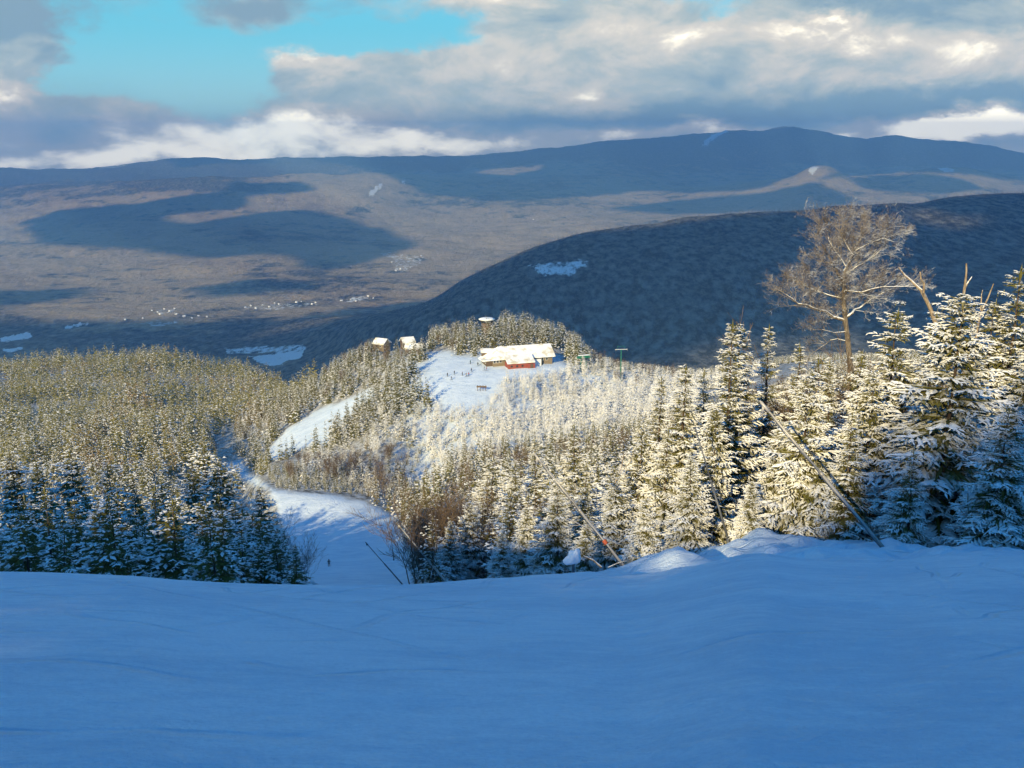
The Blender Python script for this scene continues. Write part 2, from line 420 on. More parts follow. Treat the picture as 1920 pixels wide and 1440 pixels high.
M['red'] = flat('red_boards', (0.26, 0.065, 0.045), 0.75, var=0.2, scale=1.5)
M['tan'] = flat('tan_boards', (0.20, 0.16, 0.11), 0.75, var=0.2, scale=1.5)
M['brown'] = flat('brown_boards', (0.11, 0.075, 0.05), 0.8, var=0.2, scale=1.5)
M['glass'] = flat('window_glass', (0.02, 0.025, 0.03), 0.12, 0.6)
M['white'] = flat('white_paint', (0.78, 0.78, 0.76), 0.6, var=0.05)
M['green'] = flat('green_paint', (0.02, 0.16, 0.10), 0.5)
M['grey'] = flat('grey_concrete', (0.30, 0.30, 0.30), 0.85)
def roof_mat():
    m, t, b = material('roof_snow', 0.7, 0.2)
    P = t.new('ShaderNodeTexCoord').outputs['Object']
    n = t.noise(P, 0.28, 5, 0.6).outputs[0]
    t.put(b.inputs['Base Color'], t.mix(t.ramp(n, 0.46, 0.66), (0.80, 0.82, 0.84), (0.58, 0.53, 0.41)))
    t.put(b.inputs['Normal'], t.bump(t.noise(P, 1.1, 4).outputs[0], 0.15, 0.6))
    return m
M['roof'] = roof_mat()

# ------------------------------------------------------------------ ground sheets
def build_ground():
    NS = 760
    s = np.linspace(-1, 1, NS)
    rows = [np.linspace(-150, -8, 72), np.linspace(-7, 2.2, 36), np.exp(np.linspace(math.log(2.4), math.log(17000), 860))]
    Yr = np.concatenate(rows)
    S, Y = np.meshgrid(s, Yr)
    X = S * 0.70 * np.maximum(Y, 0) + 40 * S + 190 * S ** 3 * (1 - 0.9 * sstep(200, 1500, Y))
    Z = ground_z(X, Y)
    u, v = to_px(X, np.maximum(Y, 1.0), Z)
    # open snow
    d = np.hypot(X, Y)
    tm = trail_mask(X, Y, Z)
    n = fbm(X / 8, Y / 8, 3, 77) * 60
    edge = np.where(Y < 62, 1.0, 0.0)
    # near slope: everything this side of the rounded edge plus a few metres of bank
    snow = np.maximum(tm, edge)
    snow = np.maximum(snow, 0.8 * sstep(325, 350, Y) * sstep(490, 470, Y) * sstep(700, 800, u) * sstep(1330, 1200, u))
    for _ in range(1):
        snow[1:-1, 1:-1] = (snow[1:-1, 1:-1] * 4 + snow[:-2, 1:-1] + snow[2:, 1:-1] + snow[1:-1, :-2] + snow[1:-1, 2:]) / 8
    cut = int(np.searchsorted(Yr, 1250))
    def sheet(name, r0, r1, mat, attrs, kind):
        nr = r1 - r0
        V = np.stack([X[r0:r1], Y[r0:r1], Z[r0:r1]], -1).reshape(-1, 3)
        i = np.arange((nr - 1) * NS).reshape(nr - 1, NS)[:, :-1].ravel()
        q = np.stack([i, i + 1, i + NS + 1, i + NS], 1)
        me = mesh_np(name, V, q, 4, [mat], None, {k: a[r0:r1].ravel() for k, a in attrs.items()}, True)
        return obj(name, me, kind=kind)
    sheet('ground', 0, cut + 1, M['ground'], {'snow': snow}, 'structure')
    # valley and mountains: clearings, ski runs, evergreen slopes
    sn = np.zeros_like(Z)
    def patch(poly, y0, y1, val=1.0):
        k = in_poly(u, v, poly) & (Y > y0) & (Y < y1)
        sn[k] = np.maximum(sn[k], val)
    patch([(683,368),(712,343),(720,345),(698,368)], 8000, 13000)
    patch([(750,338),(762,337),(760,344),(752,345)], 8000, 13000, .8)
    patch([(1512,318),(1524,311),(1540,313),(1528,322),(1520,330)], 9500, 11500, .9)
    patch([(1750,314),(1790,316),(1792,322),(1770,322)], 9500, 11500, .8)
    patch([(1310,270),(1335,252),(1372,240),(1366,248),(1340,260),(1325,276)], 13000, 15200, .8)
    patch([(985,495),(1040,490),(1080,484),(1122,490),(1085,505),(1070,520),(1050,515),(1020,520)], 2500, 3400, .55)
    patch([(1000,500),(1050,493),(1110,490),(1070,515),(1030,515)], 2500, 3400, .7)
    patch([(420,652),(575,645),(580,656),(540,660),(500,662),(425,664)], 3000, 4200, .62)
    patch([(465,668),(520,664),(572,656),(565,672),(540,676),(520,688),(490,684)], 3000, 4200, .85)
    patch([(0,632),(55,622),(62,634),(20,640),(0,644)], 3000, 4600, .8)
    patch([(5,655),(42,650),(44,657),(8,662)], 3000, 4600, .85)
    patch([(120,612),(168,603),(165,610),(125,618)], 3000, 4600, .8)
    patch([(280,583),(330,578),(332,588),(290,592)], 3600, 5200, .5)
    patch([(455,575),(520,568),(560,570),(590,566),(600,572),(520,582),(460,582)], 3600, 5200, .5)
    patch([(640,560),(690,553),(700,560),(650,568)], 3600, 5200, .6)
    patch([(700,470),(760,476),(800,480),(790,495),(760,512),(738,508),(740,490)], 5500, 9000, .5)
    patch([(230,606),(300,600),(360,604),(300,612)], 3600, 5200, .55)
    patch([(180,308),(245,300),(240,312),(185,318)], 12000, 15500, .55)
    sn[1:-1, 1:-1] = (sn[1:-1, 1:-1] * 4 + sn[:-2, 1:-1] + sn[2:, 1:-1] + sn[1:-1, :-2] + sn[1:-1, 2:]) / 8
    ev = np.zeros_like(Z)
    ev += sstep(560, 640, v) * 0.22 * (Y < 5200)                      # spruce flats round the town
    ridge = (Y > 1500) & (Y < 3700) & (u > 600)
    ev += ridge * 0.30
    ev += sstep(12500, 14500, Y) * 0.35                               # high mountains
    ev += (Y > 9800) * sstep(760, 300, u) * 0.12
    sheet('hills', cut, len(Yr), M['hills'], {'snow': sn, 'evergreen': ev}, 'structure')
build_ground()

# ------------------------------------------------------------------ cloud deck overhead (casts the patches of shade on the far country)
SHADE = [  # outlines of shade on the land (photo pixels), depth range
 ([(40,420),(110,392),(230,385),(300,370),(390,362),(470,366),(480,380),(430,392),(370,398),(300,402),(290,412),(330,424),(400,420),(460,404),(520,398),(600,404),(650,412),(690,428),(690,438),(745,445),(765,462),(720,472),(690,488),(640,506),(600,500),(560,484),(480,478),(420,486),(330,480),(260,468),(150,462),(80,455)], 4500, 12500),
 ([(415,360),(440,342),(520,345),(590,348),(575,360),(500,366),(430,370)], 4500, 13500),
 ([(-400,548),(0,548),(90,540),(165,542),(160,556),(80,566),(0,572),(-400,580)], 3500, 8000),
 ([(340,540),(430,530),(520,528),(600,536),(580,548),(480,552),(400,556)], 3500, 8000),
 ([(-400,610),(0,612),(80,602),(200,608),(260,620),(400,600),(520,600),(600,580),(680,576),(760,560),(830,540),(640,720),(-400,720)], 1300, 5000),
 ([(520,640),(690,592),(800,566),(860,528),(1000,466),(1100,440),(1350,407),(1480,397),(1560,394),(1900,362),(2500,340),(2500,640),(1700,640),(1500,650),(1250,690),(1000,720),(560,740)], 1300, 3900),
 ([(300,292),(400,290),(470,292),(540,304),(480,306),(400,304),(330,316)], 12800, 17400),
 ([(540,296),(700,290),(850,280),(1000,275),(1130,260),(1300,240),(1480,225),(1700,245),(1920,270),(2500,290),(2500,350),(1960,345),(1860,330),(1780,320),(1700,322),(1600,330),(1530,340),(1450,352),(1330,362),(1200,358),(1050,372),(900,378),(800,365),(760,345),(700,322),(620,306)], 9600, 17400),
 ([(1130,388),(1250,378),(1400,372),(1480,385),(1350,400),(1260,402)], 7000, 11500),
 ([(1370,392),(1440,360),(1540,340),(1580,372),(1560,396)], 7000, 11000),
 ([(1600,335),(1680,330),(1800,338),(1850,356),(1740,362),(1640,356)], 7000, 12500),
]
LIT = [    # gaps of sunlight inside the shade
 ([(885,327),(940,312),(1020,308),(1010,322),(930,334)], 9000, 14500),
 ([(1640,400),(1720,396),(1810,420),(1790,450),(1740,440),(1690,430)], 2000, 3900),
 ([(1850,470),(1960,450),(2300,450),(2300,510),(1900,490)], 1500, 3900),
 ([(1250,680),(1330,650),(1460,632),(1600,610),(1620,650),(1350,690)], 1200, 2300),
 ([(1500,325),(1535,308),(1580,314),(1570,330),(1520,345),(1450,362),(1400,372),(1430,350)], 9000, 11800),
 ([(1130,328),(1180,324),(1170,330)], 9000, 13500),
 ([(0,330),(0,345),(0,345)], 9000, 13500),
 ([(440,640),(560,600),(660,590),(650,604),(560,622),(480,652)], 3000, 4600),
]
def build_clouds():
    H = 2300.0
    step = 70.0
    gx = np.arange(-16500, 9500, step); gy = np.arange(-7600, 12500, step)
    X, Y = np.meshgrid(gx, gy)
    # follow the ray down-sun to the ground
    hx, hy = math.sin(SUN_AZ), math.cos(SUN_AZ)
    z = np.full(X.shape, -500.0)
    for _ in range(14):
        L = (H - z) / SUN_T
        px, py = X + hx * L, Y + hy * L
        z = 0.5 * z + 0.5 * ground_z(px, np.clip(py, 1.0, 17300))
    L = (H - z) / SUN_T
    px, py = X + hx * L, Y + hy * L
    u, v = to_px(px, np.maximum(py, 1.0), z)
    wu = fbm(px / 800, py / 900, 6, 41, 0.6); wv = fbm(px / 800 + 55, py / 900, 6, 47, 0.6)
    k = np.clip(9000.0 / np.maximum(py, 900), 0.5, 3.0)
    u = u + wu * 85 * k; v = v + wv * 17 * k
    m = np.zeros(X.shape, bool)
    for poly, y0, y1 in SHADE: m |= in_poly(u, v, poly) & (py > y0) & (py < y1)
    for poly, y0, y1 in LIT: m &= ~(in_poly(u, v, poly) & (py > y0) & (py < y1))
    m &= (py > 1300) & (py < 17400)
    # thickness from the distance to the border
    dist = m.astype(float)
    acc = dist.copy(); cur = m.copy()
    for _ in range(6):
        e = cur.copy()
        e[1:-1, 1:-1] = cur[1:-1, 1:-1] & cur[:-2, 1:-1] & cur[2:, 1:-1] & cur[1:-1, :-2] & cur[1:-1, 2:]
        cur = e; acc += cur
    ny, nx = X.shape
    # corner grid
    cx = np.append(gx, gx[-1] + step) - step / 2; cy = np.append(gy, gy[-1] + step) - step / 2
    CX, CY = np.meshgrid(cx, cy)
    ta = np.zeros(CX.shape); ct = np.zeros(CX.shape)
    for dy in (0, 1):
        for dx in (0, 1):
            ta[dy:ny + dy, dx:nx + dx] += acc; ct[dy:ny + dy, dx:nx + dx] += m
    full = ct >= 4
    th = np.where(full, ta / 4.0, 0.0) * 34.0
    bump = fbm(CX / 420, CY / 420, 4, 61)
    top = H + th * (1.0 + 0.9 * bump) + 4; bot = H - th * 0.35 - 4
    idx = -np.ones(CX.shape, int); used = ct > 0
    idx[used] = np.arange(used.sum()); n = int(used.sum())
    V = np.concatenate([np.stack([CX[used], CY[used], top[used]], 1), np.stack([CX[used], CY[used], bot[used]], 1)])
    iy, ix = np.nonzero(m)
    a, b, c, d = idx[iy, ix], idx[iy, ix + 1], idx[iy + 1, ix + 1], idx[iy + 1, ix]
    faces = [np.stack([a, b, c, d], 1), np.stack([d, c, b, a], 1) + n]
    def side(sel, p, q):
        faces.append(np.stack([q[sel], p[sel], p[sel] + n, q[sel] + n], 1))
    mp = np.pad(m, 1)
    side(~mp[iy, ix + 1], a, b); side(~mp[iy + 1, ix + 2], b, c); side(~mp[iy + 2, ix + 1], c, d); side(~mp[iy + 1, ix], d, a)
    mt = flat('cloud_white', (0.85, 0.86, 0.88), 1.0, 0.0, var=0.02, scale=0.002)
    me = mesh_np('cloud_deck', V, np.concatenate(faces), 4, [mt], None, None, True)
    obj('clouds', me, kind='stuff')
build_clouds()

# ------------------------------------------------------------------ conifers
def blades(S, D, w, t):
    """closed leaf-like shapes: start, run, width, thickness -> verts, tris"""
    n = len(S)
    up = np.tile(np.array([0.0, 0, 1.0]), (n, 1))
    side = np.cross(D, up); side /= np.maximum(np.linalg.norm(side, axis=1, keepdims=True), 1e-6)
    nrm = np.cross(side, D); nrm /= np.maximum(np.linalg.norm(nrm, axis=1, keepdims=True), 1e-6)
    mid = S + D * 0.45
    V = np.stack([S, S + D, mid + side * w[:, None] / 2, mid - side * w[:, None] / 2, mid + nrm * t[:, None] * .55, mid - nrm * t[:, None] * .45], 1)
    f = np.array([[0,2,4],[2,1,4],[1,3,4],[3,0,4],[2,0,5],[1,2,5],[3,1,5],[0,3,5]])
    Fc = (f[None] + (np.arange(n) * 6)[:, None, None]).reshape(-1, 3)
    return V.reshape(-1, 3), Fc, n

def spruce_blades(seed, Hh, Rr, levels, nb, nt, sub, shape=0.8, gap=0.0, base=0.04, fat=1.0):
    r = np.random.default_rng(seed)
    S, D, W, T, Q = [], [], [], [], []
    la, lk = r.random() * 6.28, r.uniform(0.05, 0.30); gaps = [(r.random() * 6.28, r.uniform(.15, .8), r.uniform(.25, .6)) for _ in range(3)]
    for i in range(levels):
        f = (i + 0.5 * r.random()) / levels
        z0 = Hh * (base + (0.985 - base) * f ** 0.9)
        h = 1 - z0 / Hh
        L0 = Rr * (h ** shape) + 0.06
        n = max(3, int(round(nb * (0.55 + 0.45 * h + 0.15 * r.standard_normal()))))
        az0 = r.random() * 6.28
        for b in range(n):
            if r.random() < gap: continue
            az = az0 + b * 6.283 / n + r.normal(0, 0.25)
            L = L0 * r.uniform(0.55, 1.2) * (1 + lk * math.cos(az - la))
            for ga, gz_, gw in gaps:
                if abs(gz_ - f) < 0.09 and math.cos(az - ga) > 1 - gw: L *= 0.55
            ca, sa = math.cos(az), math.sin(az)
            dr = r.uniform(0.25, 0.55) * (0.35 + h * 0.8)                # droop
            rise = 0.45 * (1 - h) ** 1.5
            z1 = z0 + r.normal(0, Hh / levels * 0.6); bs = r.normal(0, 0.16)
            def pt(t):
                return np.array([ca * L * t, sa * L * t, z1 + L * (rise * t - dr * t + 0.55 * dr * t * t)])
            ts = np.linspace(0.18, 0.94, max(2, int(nt * (0.35 + 0.65 * L / (Rr + .06)))))
            for j, tt in enumerate(ts):
                p = pt(tt); tan = pt(min(1, tt + 0.05)) - pt(tt - 0.05); tan /= np.linalg.norm(tan)
                lat = np.array([-sa, ca, 0.0])
                for sgn in (-1, 1):
                    l = (0.42 * L * (1 - 0.62 * tt) + 0.10 * Rr ** 0.5) * r.uniform(0.7, 1.2)
                    if sub == 0 and r.random() < 0.15: continue
                    d = tan * r.uniform(0.55, 0.95) + lat * sgn * r.uniform(0.55, 0.9) + np.array([0, 0, r.uniform(-0.40, -0.02)])
                    d = d / np.linalg.norm(d) * l
                    S.append(p); D.append(d); W.append(l * (0.26 if sub > 2 else 0.34) * fat); T.append(l * (0.18 if sub > 2 else 0.24) * fat); Q.append(bs + (tt - 0.62) * 1.3)
                    for k in range(sub):
                        q = p + d * (0.25 + 0.7 * (k + r.random() * .6) / sub)
                        e = d / l * r.uniform(0.4, 0.9) + np.array([r.normal(0, .5), r.normal(0, .5), r.uniform(-0.55, 0.12)])
                        e = e / np.linalg.norm(e) * l * r.uniform(0.28, 0.5)
                        S.append(q); D.append(e); W.append(l * 0.13 * fat); T.append(l * 0.10 * fat); Q.append(bs + (tt - 0.62) * 1.3 + r.normal(0, .15))
            p = pt(0.86); d = pt(1.08) - p                                     # tip
            S.append(p); D.append(d); W.append(np.linalg.norm(d) * 0.5 * fat); T.append(np.linalg.norm(d) * 0.34 * fat); Q.append(bs + .3)
            p = pt(0.05); d = pt(0.85) - p                                     # the limb itself
            S.append(p); D.append(d); W.append(0.05 * L * fat + .03); T.append(0.035 * L * fat + .02); Q.append(-0.9)
    S.append(np.array([0, 0, Hh * 0.93])); D.append(np.array([0.02, 0.01, Hh * 0.075])); W.append(0.10 * fat); T.append(0.10 * fat); Q.append(.2)
    V, Fc, n = blades(np.array(S), np.array(D), np.array(W), np.array(T))
    return V, Fc, np.repeat(np.array(Q), 6)

def trunk_mesh(name, Hh, r0, mat, seed=0):
    r = random.Random(seed)
    n, k = 7, 7
    V, Fc = [], []
    for i in range(k):
        f = i / (k - 1); rad = r0 * (1 - 0.93 * f) * (1.25 if i == 0 else 1)
        ox, oy = 0.012 * Hh * r.uniform(-.5, .5) * f, 0.012 * Hh * r.uniform(-.5, .5) * f
        for j in range(n):
            V.append((ox + rad * math.cos(6.283 * j / n), oy + rad * math.sin(6.283 * j / n), -0.6 + (Hh * 0.96 + 0.6) * f))
    for i in range(k - 1):
        for j in range(n): Fc.append((i * n + j, i * n + (j + 1) % n, (i + 1) * n + (j + 1) % n, (i + 1) * n + j))
    return mesh_np(name, np.array(V), np.array(Fc), 4, [mat], None, None, True)

# unit-height-10 variants
NEAR, MID = [], []
for k, (Rr, lv, nb, sh, gap, sn, fat) in enumerate([(1.7,38,10,0.85,0.08,-0.10,1.0),(2.5,36,11,0.75,0.07,-0.05,1.0),(2.1,36,10,0.8,0.12,-0.15,1.0),(2.9,34,12,0.68,0.06,0.02,1.05),(1.4,38,9,0.9,0.12,-0.14,0.95),(2.2,34,10,0.7,0.15,-0.35,0.95)]):
    V, Fc, Q = spruce_blades(100 + k, 10, Rr, lv, nb, 8, 4, sh, gap, 0.03, fat)
    cm = mesh_np('snowy_crown', V, Fc, 3, [M['spruce']], None, {'snow': Q + sn})
    NEAR.append((cm, trunk_mesh('spruce_trunk', 10, 0.16, M['bark'], k)))
for k, (Rr, lv, nb, sh, gap, sn, fat) in enumerate([(1.9,22,9,0.8,0.06,-0.10,1.25),(2.6,21,9,0.7,0.08,-0.04,1.3),(2.2,21,9,0.7,0.10,-0.16,1.25),(2.9,20,10,0.62,0.08,0.0,1.3),(2.3,20,9,0.75,0.1,-0.30,1.2)]):
    V, Fc, Q = spruce_blades(200 + k, 10, Rr, lv, nb, 5, 1, sh, gap, 0.03, fat)
    cm = mesh_np('snowy_crown', V, Fc, 3, [M['spruce']], None, {'snow': Q + sn})
    MID.append((cm, trunk_mesh('spruce_trunk', 10, 0.15, M['bark'], 30 + k)))
DARK = []  # crowns for the left stand: its shade deepened in colour by thinner snow
for k, (Rr, lv, nb, sh, gap, sn, fat) in enumerate([(2.0,30,10,0.8,0.08,-0.30,1.15),(2.6,28,10,0.7,0.08,-0.20,1.2),(2.2,29,10,0.75,0.1,-0.38,1.15)]):
    V, Fc, Q = spruce_blades(150 + k, 10, Rr, lv, nb, 6, 2, sh, gap, 0.02, fat)
    cm = mesh_np('snowy_crown', V, Fc, 3, [M['spruce']], None, {'snow': Q + sn})
    DARK.append((cm, trunk_mesh('spruce_trunk', 10, 0.15, M['bark'], 80 + k)))
MIDDARK = []  # mid-detail copies, shade again put into the colour through sparser snow
for k, (Rr, lv, nb, sh, gap, sn, fat) in enumerate([(2.4,22,9,0.75,0.08,-0.42,1.25),(2.9,21,9,0.68,0.08,-0.34,1.3),(2.1,22,9,0.8,0.08,-0.5,1.25)]):
    V, Fc, Q = spruce_blades(250 + k, 10, Rr, lv, nb, 5, 1, sh, gap, 0.02, fat)
    cm = mesh_np('snowy_crown', V, Fc, 3, [M['spruce']], None, {'snow': Q + sn})
    MIDDARK.append((cm, trunk_mesh('spruce_trunk', 10, 0.15, M['bark'], 60 + k)))
FARV = [spruce_blades(300 + k, 10, Rr, 12, 7, 2, 0, 0.72, 0.1, 0.04, 1.8) for k, Rr in enumerate((2.2, 2.7, 2.5, 3.1))]
TINYV = [spruce_blades(400 + k, 10, Rr, 7, 6, 1, 0, 0.7, 0.05, 0.04, 2.6) for k, Rr in enumerate((2.3, 2.9, 2.5))]

def scatter(name, variants, pts, heights, snow, mat, trunk=True, wide=1.0):
    """one mesh of many trees"""
    pts = np.asarray(pts); heights = np.asarray(heights); snow = np.asarray(snow)
    which = rng.integers(0, len(variants), len(pts))
    Vs, Fs, As, off = [], [], [], 0
    for k, (V, Fc, Qv) in enumerate(variants):
        sel = np.nonzero(which == k)[0]
        if not len(sel): continue
        an = rng.random(len(sel)) * 6.283; s = heights[sel] / 10.0; w = s * rng.uniform(0.85, 1.2, len(sel)) * wide
        ca, sa = np.cos(an), np.sin(an)
        X = (V[None, :, 0] * ca[:, None] - V[None, :, 1] * sa[:, None]) * w[:, None] + pts[sel, 0][:, None]
        Y = (V[None, :, 0] * sa[:, None] + V[None, :, 1] * ca[:, None]) * w[:, None] + pts[sel, 1][:, None]
        Zz = V[None, :, 2] * s[:, None] + pts[sel, 2][:, None]
        Vs.append(np.stack([X, Y, Zz], -1).reshape(-1, 3))
        Fs.append((Fc[None] + (np.arange(len(sel)) * len(V))[:, None, None] + off).reshape(-1, 3))
        As.append((snow[sel][:, None] + Qv[None, :]).ravel())
        off += len(sel) * len(V)
    me = mesh_np(name, np.concatenate(Vs), np.concatenate(Fs), 3, [mat], None, {'snow': np.concatenate(As)})
    return obj(name, me, kind='stuff')

# ------------------------------------------------------------------ bare trees
def tubes(segs, n=4):
    """segs: list of (p, q, r0, r1)"""
    P = np.array([s[0] for s in segs], float); Q = np.array([s[1] for s in segs], float)
    r0 = np.array([s[2] for s in segs]); r1 = np.array([s[3] for s in segs])
    D = Q - P; D /= np.maximum(np.linalg.norm(D, axis=1, keepdims=True), 1e-9)
    ref = np.where(np.abs(D[:, 2:3]) > 0.9, np.array([[1.0, 0, 0]]), np.array([[0, 0, 1.0]]))
    A = np.cross(D, ref); A /= np.linalg.norm(A, axis=1, keepdims=True); B = np.cross(D, A)
    ring = []
    for base, rad in ((P, r0), (Q, r1)):
        for j in range(n):
            t = 6.28318 * j / n
            ring.append(base + (A * math.cos(t) + B * math.sin(t)) * rad[:, None])
    V = np.stack(ring, 1)
    f = np.array([[j, j + n, (j + 1) % n + n, (j + 1) % n] for j in range(n)])[:, ::-1]
    Fc = (f[None] + (np.arange(len(segs)) * 2 * n)[:, None, None]).reshape(-1, 4)
    return V.reshape(-1, 3), Fc

def grow(r, p, d, L, rad, depth, segs, spread=0.6, up=0.12, nseg=4, kids=3, minr=0.004):
    p = np.array(p, float); d = np.array(d, float); d /= np.linalg.norm(d)
    l = L / nseg
    for i in range(nseg):
        d = d + np.array([r.gauss(0, .13), r.gauss(0, .13), r.gauss(0, .10) + up * .4]); d /= np.linalg.norm(d)
        q = p + d * l
        ra, rb = rad * (1 - 0.8 * i / nseg), rad * (1 - 0.8 * (i + 1) / nseg)
        segs.append((p, q, max(ra, minr), max(rb, minr)))
        if depth > 0 and (i > 0 or depth < 3):
            for _ in range(kids if i < nseg - 1 else kids + 1):
                if r.random() < 0.2: continue
                s = np.array([r.gauss(0, 1), r.gauss(0, 1), r.gauss(0, .7)]); s -= d * s.dot(d); s /= np.linalg.norm(s)
                e = d * r.uniform(.5, 1.0) + s * spread * r.uniform(.6, 1.3) + np.array([0, 0, up])
                grow(r, p + d * l * r.random(), e, L * r.uniform(.38, .6), rb * .55, depth - 1, segs, spread, up, max(2, nseg - 1), kids, minr)
        p = q

def bare_variant(seed, H=7.0, stems=3, depth=3, minr=0.008, spread=0.6, kids=2):
    r = random.Random(seed); segs = []
    for s in range(stems):
        d = (r.gauss(0, .18), r.gauss(0, .18), 1)
        grow(r, (r.gauss(0, .25), r.gauss(0, .25), -0.3), d, H * r.uniform(.75, 1.05), 0.075, depth, segs, spread, 0.22, 5, kids, minr)
    return segs
def split_bare(segs, lim=0.03):
    big = [s for s in segs if s[2] >= lim]; small = [s for s in segs if s[2] < lim]
    return big, small
BARE = []
for k in range(4):
    big, small = split_bare(bare_variant(500 + k, 7.0, 3, 3, 0.010))
    bm_ = tubes(big, 5); sm_ = tubes(small, 3)
    BARE.append((big, small, bm_, sm_))
def bare_meshes(twigmat):
    out = []
    for big, small, b, s in BARE:
        out.append((mesh_np('bare_trunk', b[0], b[1], 4, [M['birch']]), mesh_np('twig_crown', s[0], s[1], 4, [twigmat])))
    return out
BROWN = bare_meshes(M['twig']); FROST = bare_meshes(M['frost'])

# ------------------------------------------------------------------ planting
def gz(x, y): return float(ground_z(np.array([x]), np.array([y]))[0])

def plant_tree(name, meshes, x, y, H, label, group=None, cat='spruce', wide=1.0, H0=10.0, lean=0.0, parts=('trunk', 'crown')):
    z = gz(x, y)
    o = empty(name, (x, y, z - 0.05), random.random() * 6.28, label=label, cat=cat, group=group)
    s = H / H0
    o.scale = (s * wide, s * wide, s)
    o.rotation_euler = (random.gauss(0, 0.02) + lean, random.gauss(0, 0.02), o.rotation_euler[2])
    obj(parts[0], meshes[1] if cat == 'spruce' else meshes[0], o); obj(parts[1], meshes[0] if cat == 'spruce' else meshes[1], o)
    return o

taken = []
def by_top(u, vt, Y):
    """foot and height of a tree whose tip shows at (u, vt) at depth Y"""
    t = at(u, vt, Y); g = gz(t.x, t.y)
    return t.x, t.y, max(2.0, t.z - g)

BIG = [  # u, v of the tip, depth, variant, width, label
 (1376,600,50,0,1.0,'tall slim snowy spruce, left one of the twin tips above the bank'),
 (1396,606,52,0,0.95,'tall slim snowy spruce, right one of the twin tips above the bank'),
 (1444,606,57,4,1.0,'narrow spire of a spruce standing alone right of the twin tips'),
 (1502,640,56,4,1.05,'small narrow spruce tip below the spreading bare tree, left side'),
 (1515,694,43,3,0.85,'broad snow laden spruce behind the upper end of the thick steel pole'),
 (1548,660,62,5,0.9,'sparse brownish spruce just left of the big bare tree trunk'),
 (1680,570,49,1,1.05,'large broad snowy spruce between the bare tree and forked snag'),
 (1640,690,44,3,0.8,'low bushy snowy spruce left of the large one under the snag'),
 (1800,545,41.5,3,1.05,'biggest snow covered spruce with long side boughs, lower half in shade'),
 (1752,575,47,0,1.0,'spruce partly hidden behind the leaning forked snag'),
 (1862,556,51,1,0.9,'snowy spruce behind the biggest one, to its right'),
 (1908,493,50,2,1.1,'tallest spruce at the right edge of the view'),
 (1950,560,44,1,1.0,'snowy spruce cut off by the right edge of the view'),
 (1890,760,37,3,0.9,'young spruce in shade at the bank, below the tallest one'),
 (1600,770,41,2,0.9,'mid sized spruce in half shade above the steel pole foot'),
 (1452,800,44,1,0.8,'snowy spruce at the upper tip of the thick steel pole'),
 (1280,676,60,0,1.05,'slim tall snowy spruce left of the thin dark pole'),
 (1326,690,63,2,0.9,'snowy spruce between two slim spires near the thin dark pole'),
 (1345,760,47,3,0.7,'bushy snowy spruce behind the thin dark pole'),
 (1238,706,70,0,0.9,'slim spruce with a thin pale tip left of the spire'),
 (1196,790,60,1,0.9,'snowy spruce above the orange banded pole'),
 (1248,800,52,2,0.95,'spruce with one shaded flank right of the orange banded pole'),
 (1300,850,44,1,0.85,'short wide spruce on the bank in blue shade'),
 (1160,870,50,1,0.9,'low snowy spruce just above the orange band'),
 (1086,795,80,2,1.0,'dark tipped spruce at the upper end of the orange banded pole'),
 (1010,820,92,0,1.0,'slim spruce left of the dark tipped spruce'),
 (1050,905,62,1,0.9,'snowy spruce crossed by the middle of the orange banded pole'),
 (915,852,86,1,1.0,'pointed snowy spruce rising above the brown brush by the run'),
 (962,866,80,2,0.95,'spruce right beside the pointed one above the brown brush'),
 (990,950,62,3,0.75,'bushy snowy spruce left of the snow covered hydrant'),
 (940,1000,52,1,0.8,'small snowy spruce standing on the bank edge'),
 (880,940,72,3,0.75,'rounded snowy spruce above the lower end of the left steel pole'),
 (838,975,70,1,0.8,'low spruce in blue shade beside the run, right of the lower pole'),
 (1410,900,42,3,0.7,'low snow laden spruce beneath the thick steel pole'),
 (1720,840,38,2,0.9,'shaded spruce behind the steel pole foot'),
 (1100,960,48,2,0.7,'small spruce behind the snow covered hydrant'),
 (1212,930,44,3,0.7,'bushy low spruce beside the foot of the orange banded pole'),
 (1606,652,57,2,0.8,'spruce standing in front of the big bare tree trunk'),
 (1574,672,55,0,0.9,'slim spruce left of the big bare tree trunk, tip below its limbs'),
 (1630,665,64,5,0.9,'brownish spruce right behind the big bare tree trunk'),
 # left stand
 (489,914,108,1,1.0,'spruce at the right end of the left stand, beside the run'),
 (410,857,122,1,1.05,'tall sunlit spruce second from the run in the left stand'),
 (355,862,118,2,1.1,'sunlit spruce with a blunt top left of the tall sunlit one'),
 (382,830,150,1,1.0,'spruce tip rising behind the tall sunlit one in the left stand'),
 (247,888,104,3,0.9,'broad spruce with sunlit tip and dark base in the left stand'),
 (200,868,116,0,1.2,'slim pointed spruce left of the broad one in the left stand'),
 (131,842,124,1,1.1,'tall spruce with heavy snow tufts in the left stand'),
 (77,857,116,2,1.1,'ragged spruce left of the one with heavy snow tufts'),
 (20,850,118,1,1.1,'spruce at the left edge of the view'),
 (300,905,96,2,1.0,'spruce in front of the blunt topped one, half in shade'),
 (160,925,86,1,1.1,'dark shaded spruce in the front row of the left stand'),
 (60,935,80,2,1.1,'dark shaded spruce near the left edge, front row'),
 (440,940,92,2,1.0,'shaded spruce in the front row near the run'),
 (380,960,82,3,0.9,'low wide shaded spruce in the front row'),
]
nind = 0
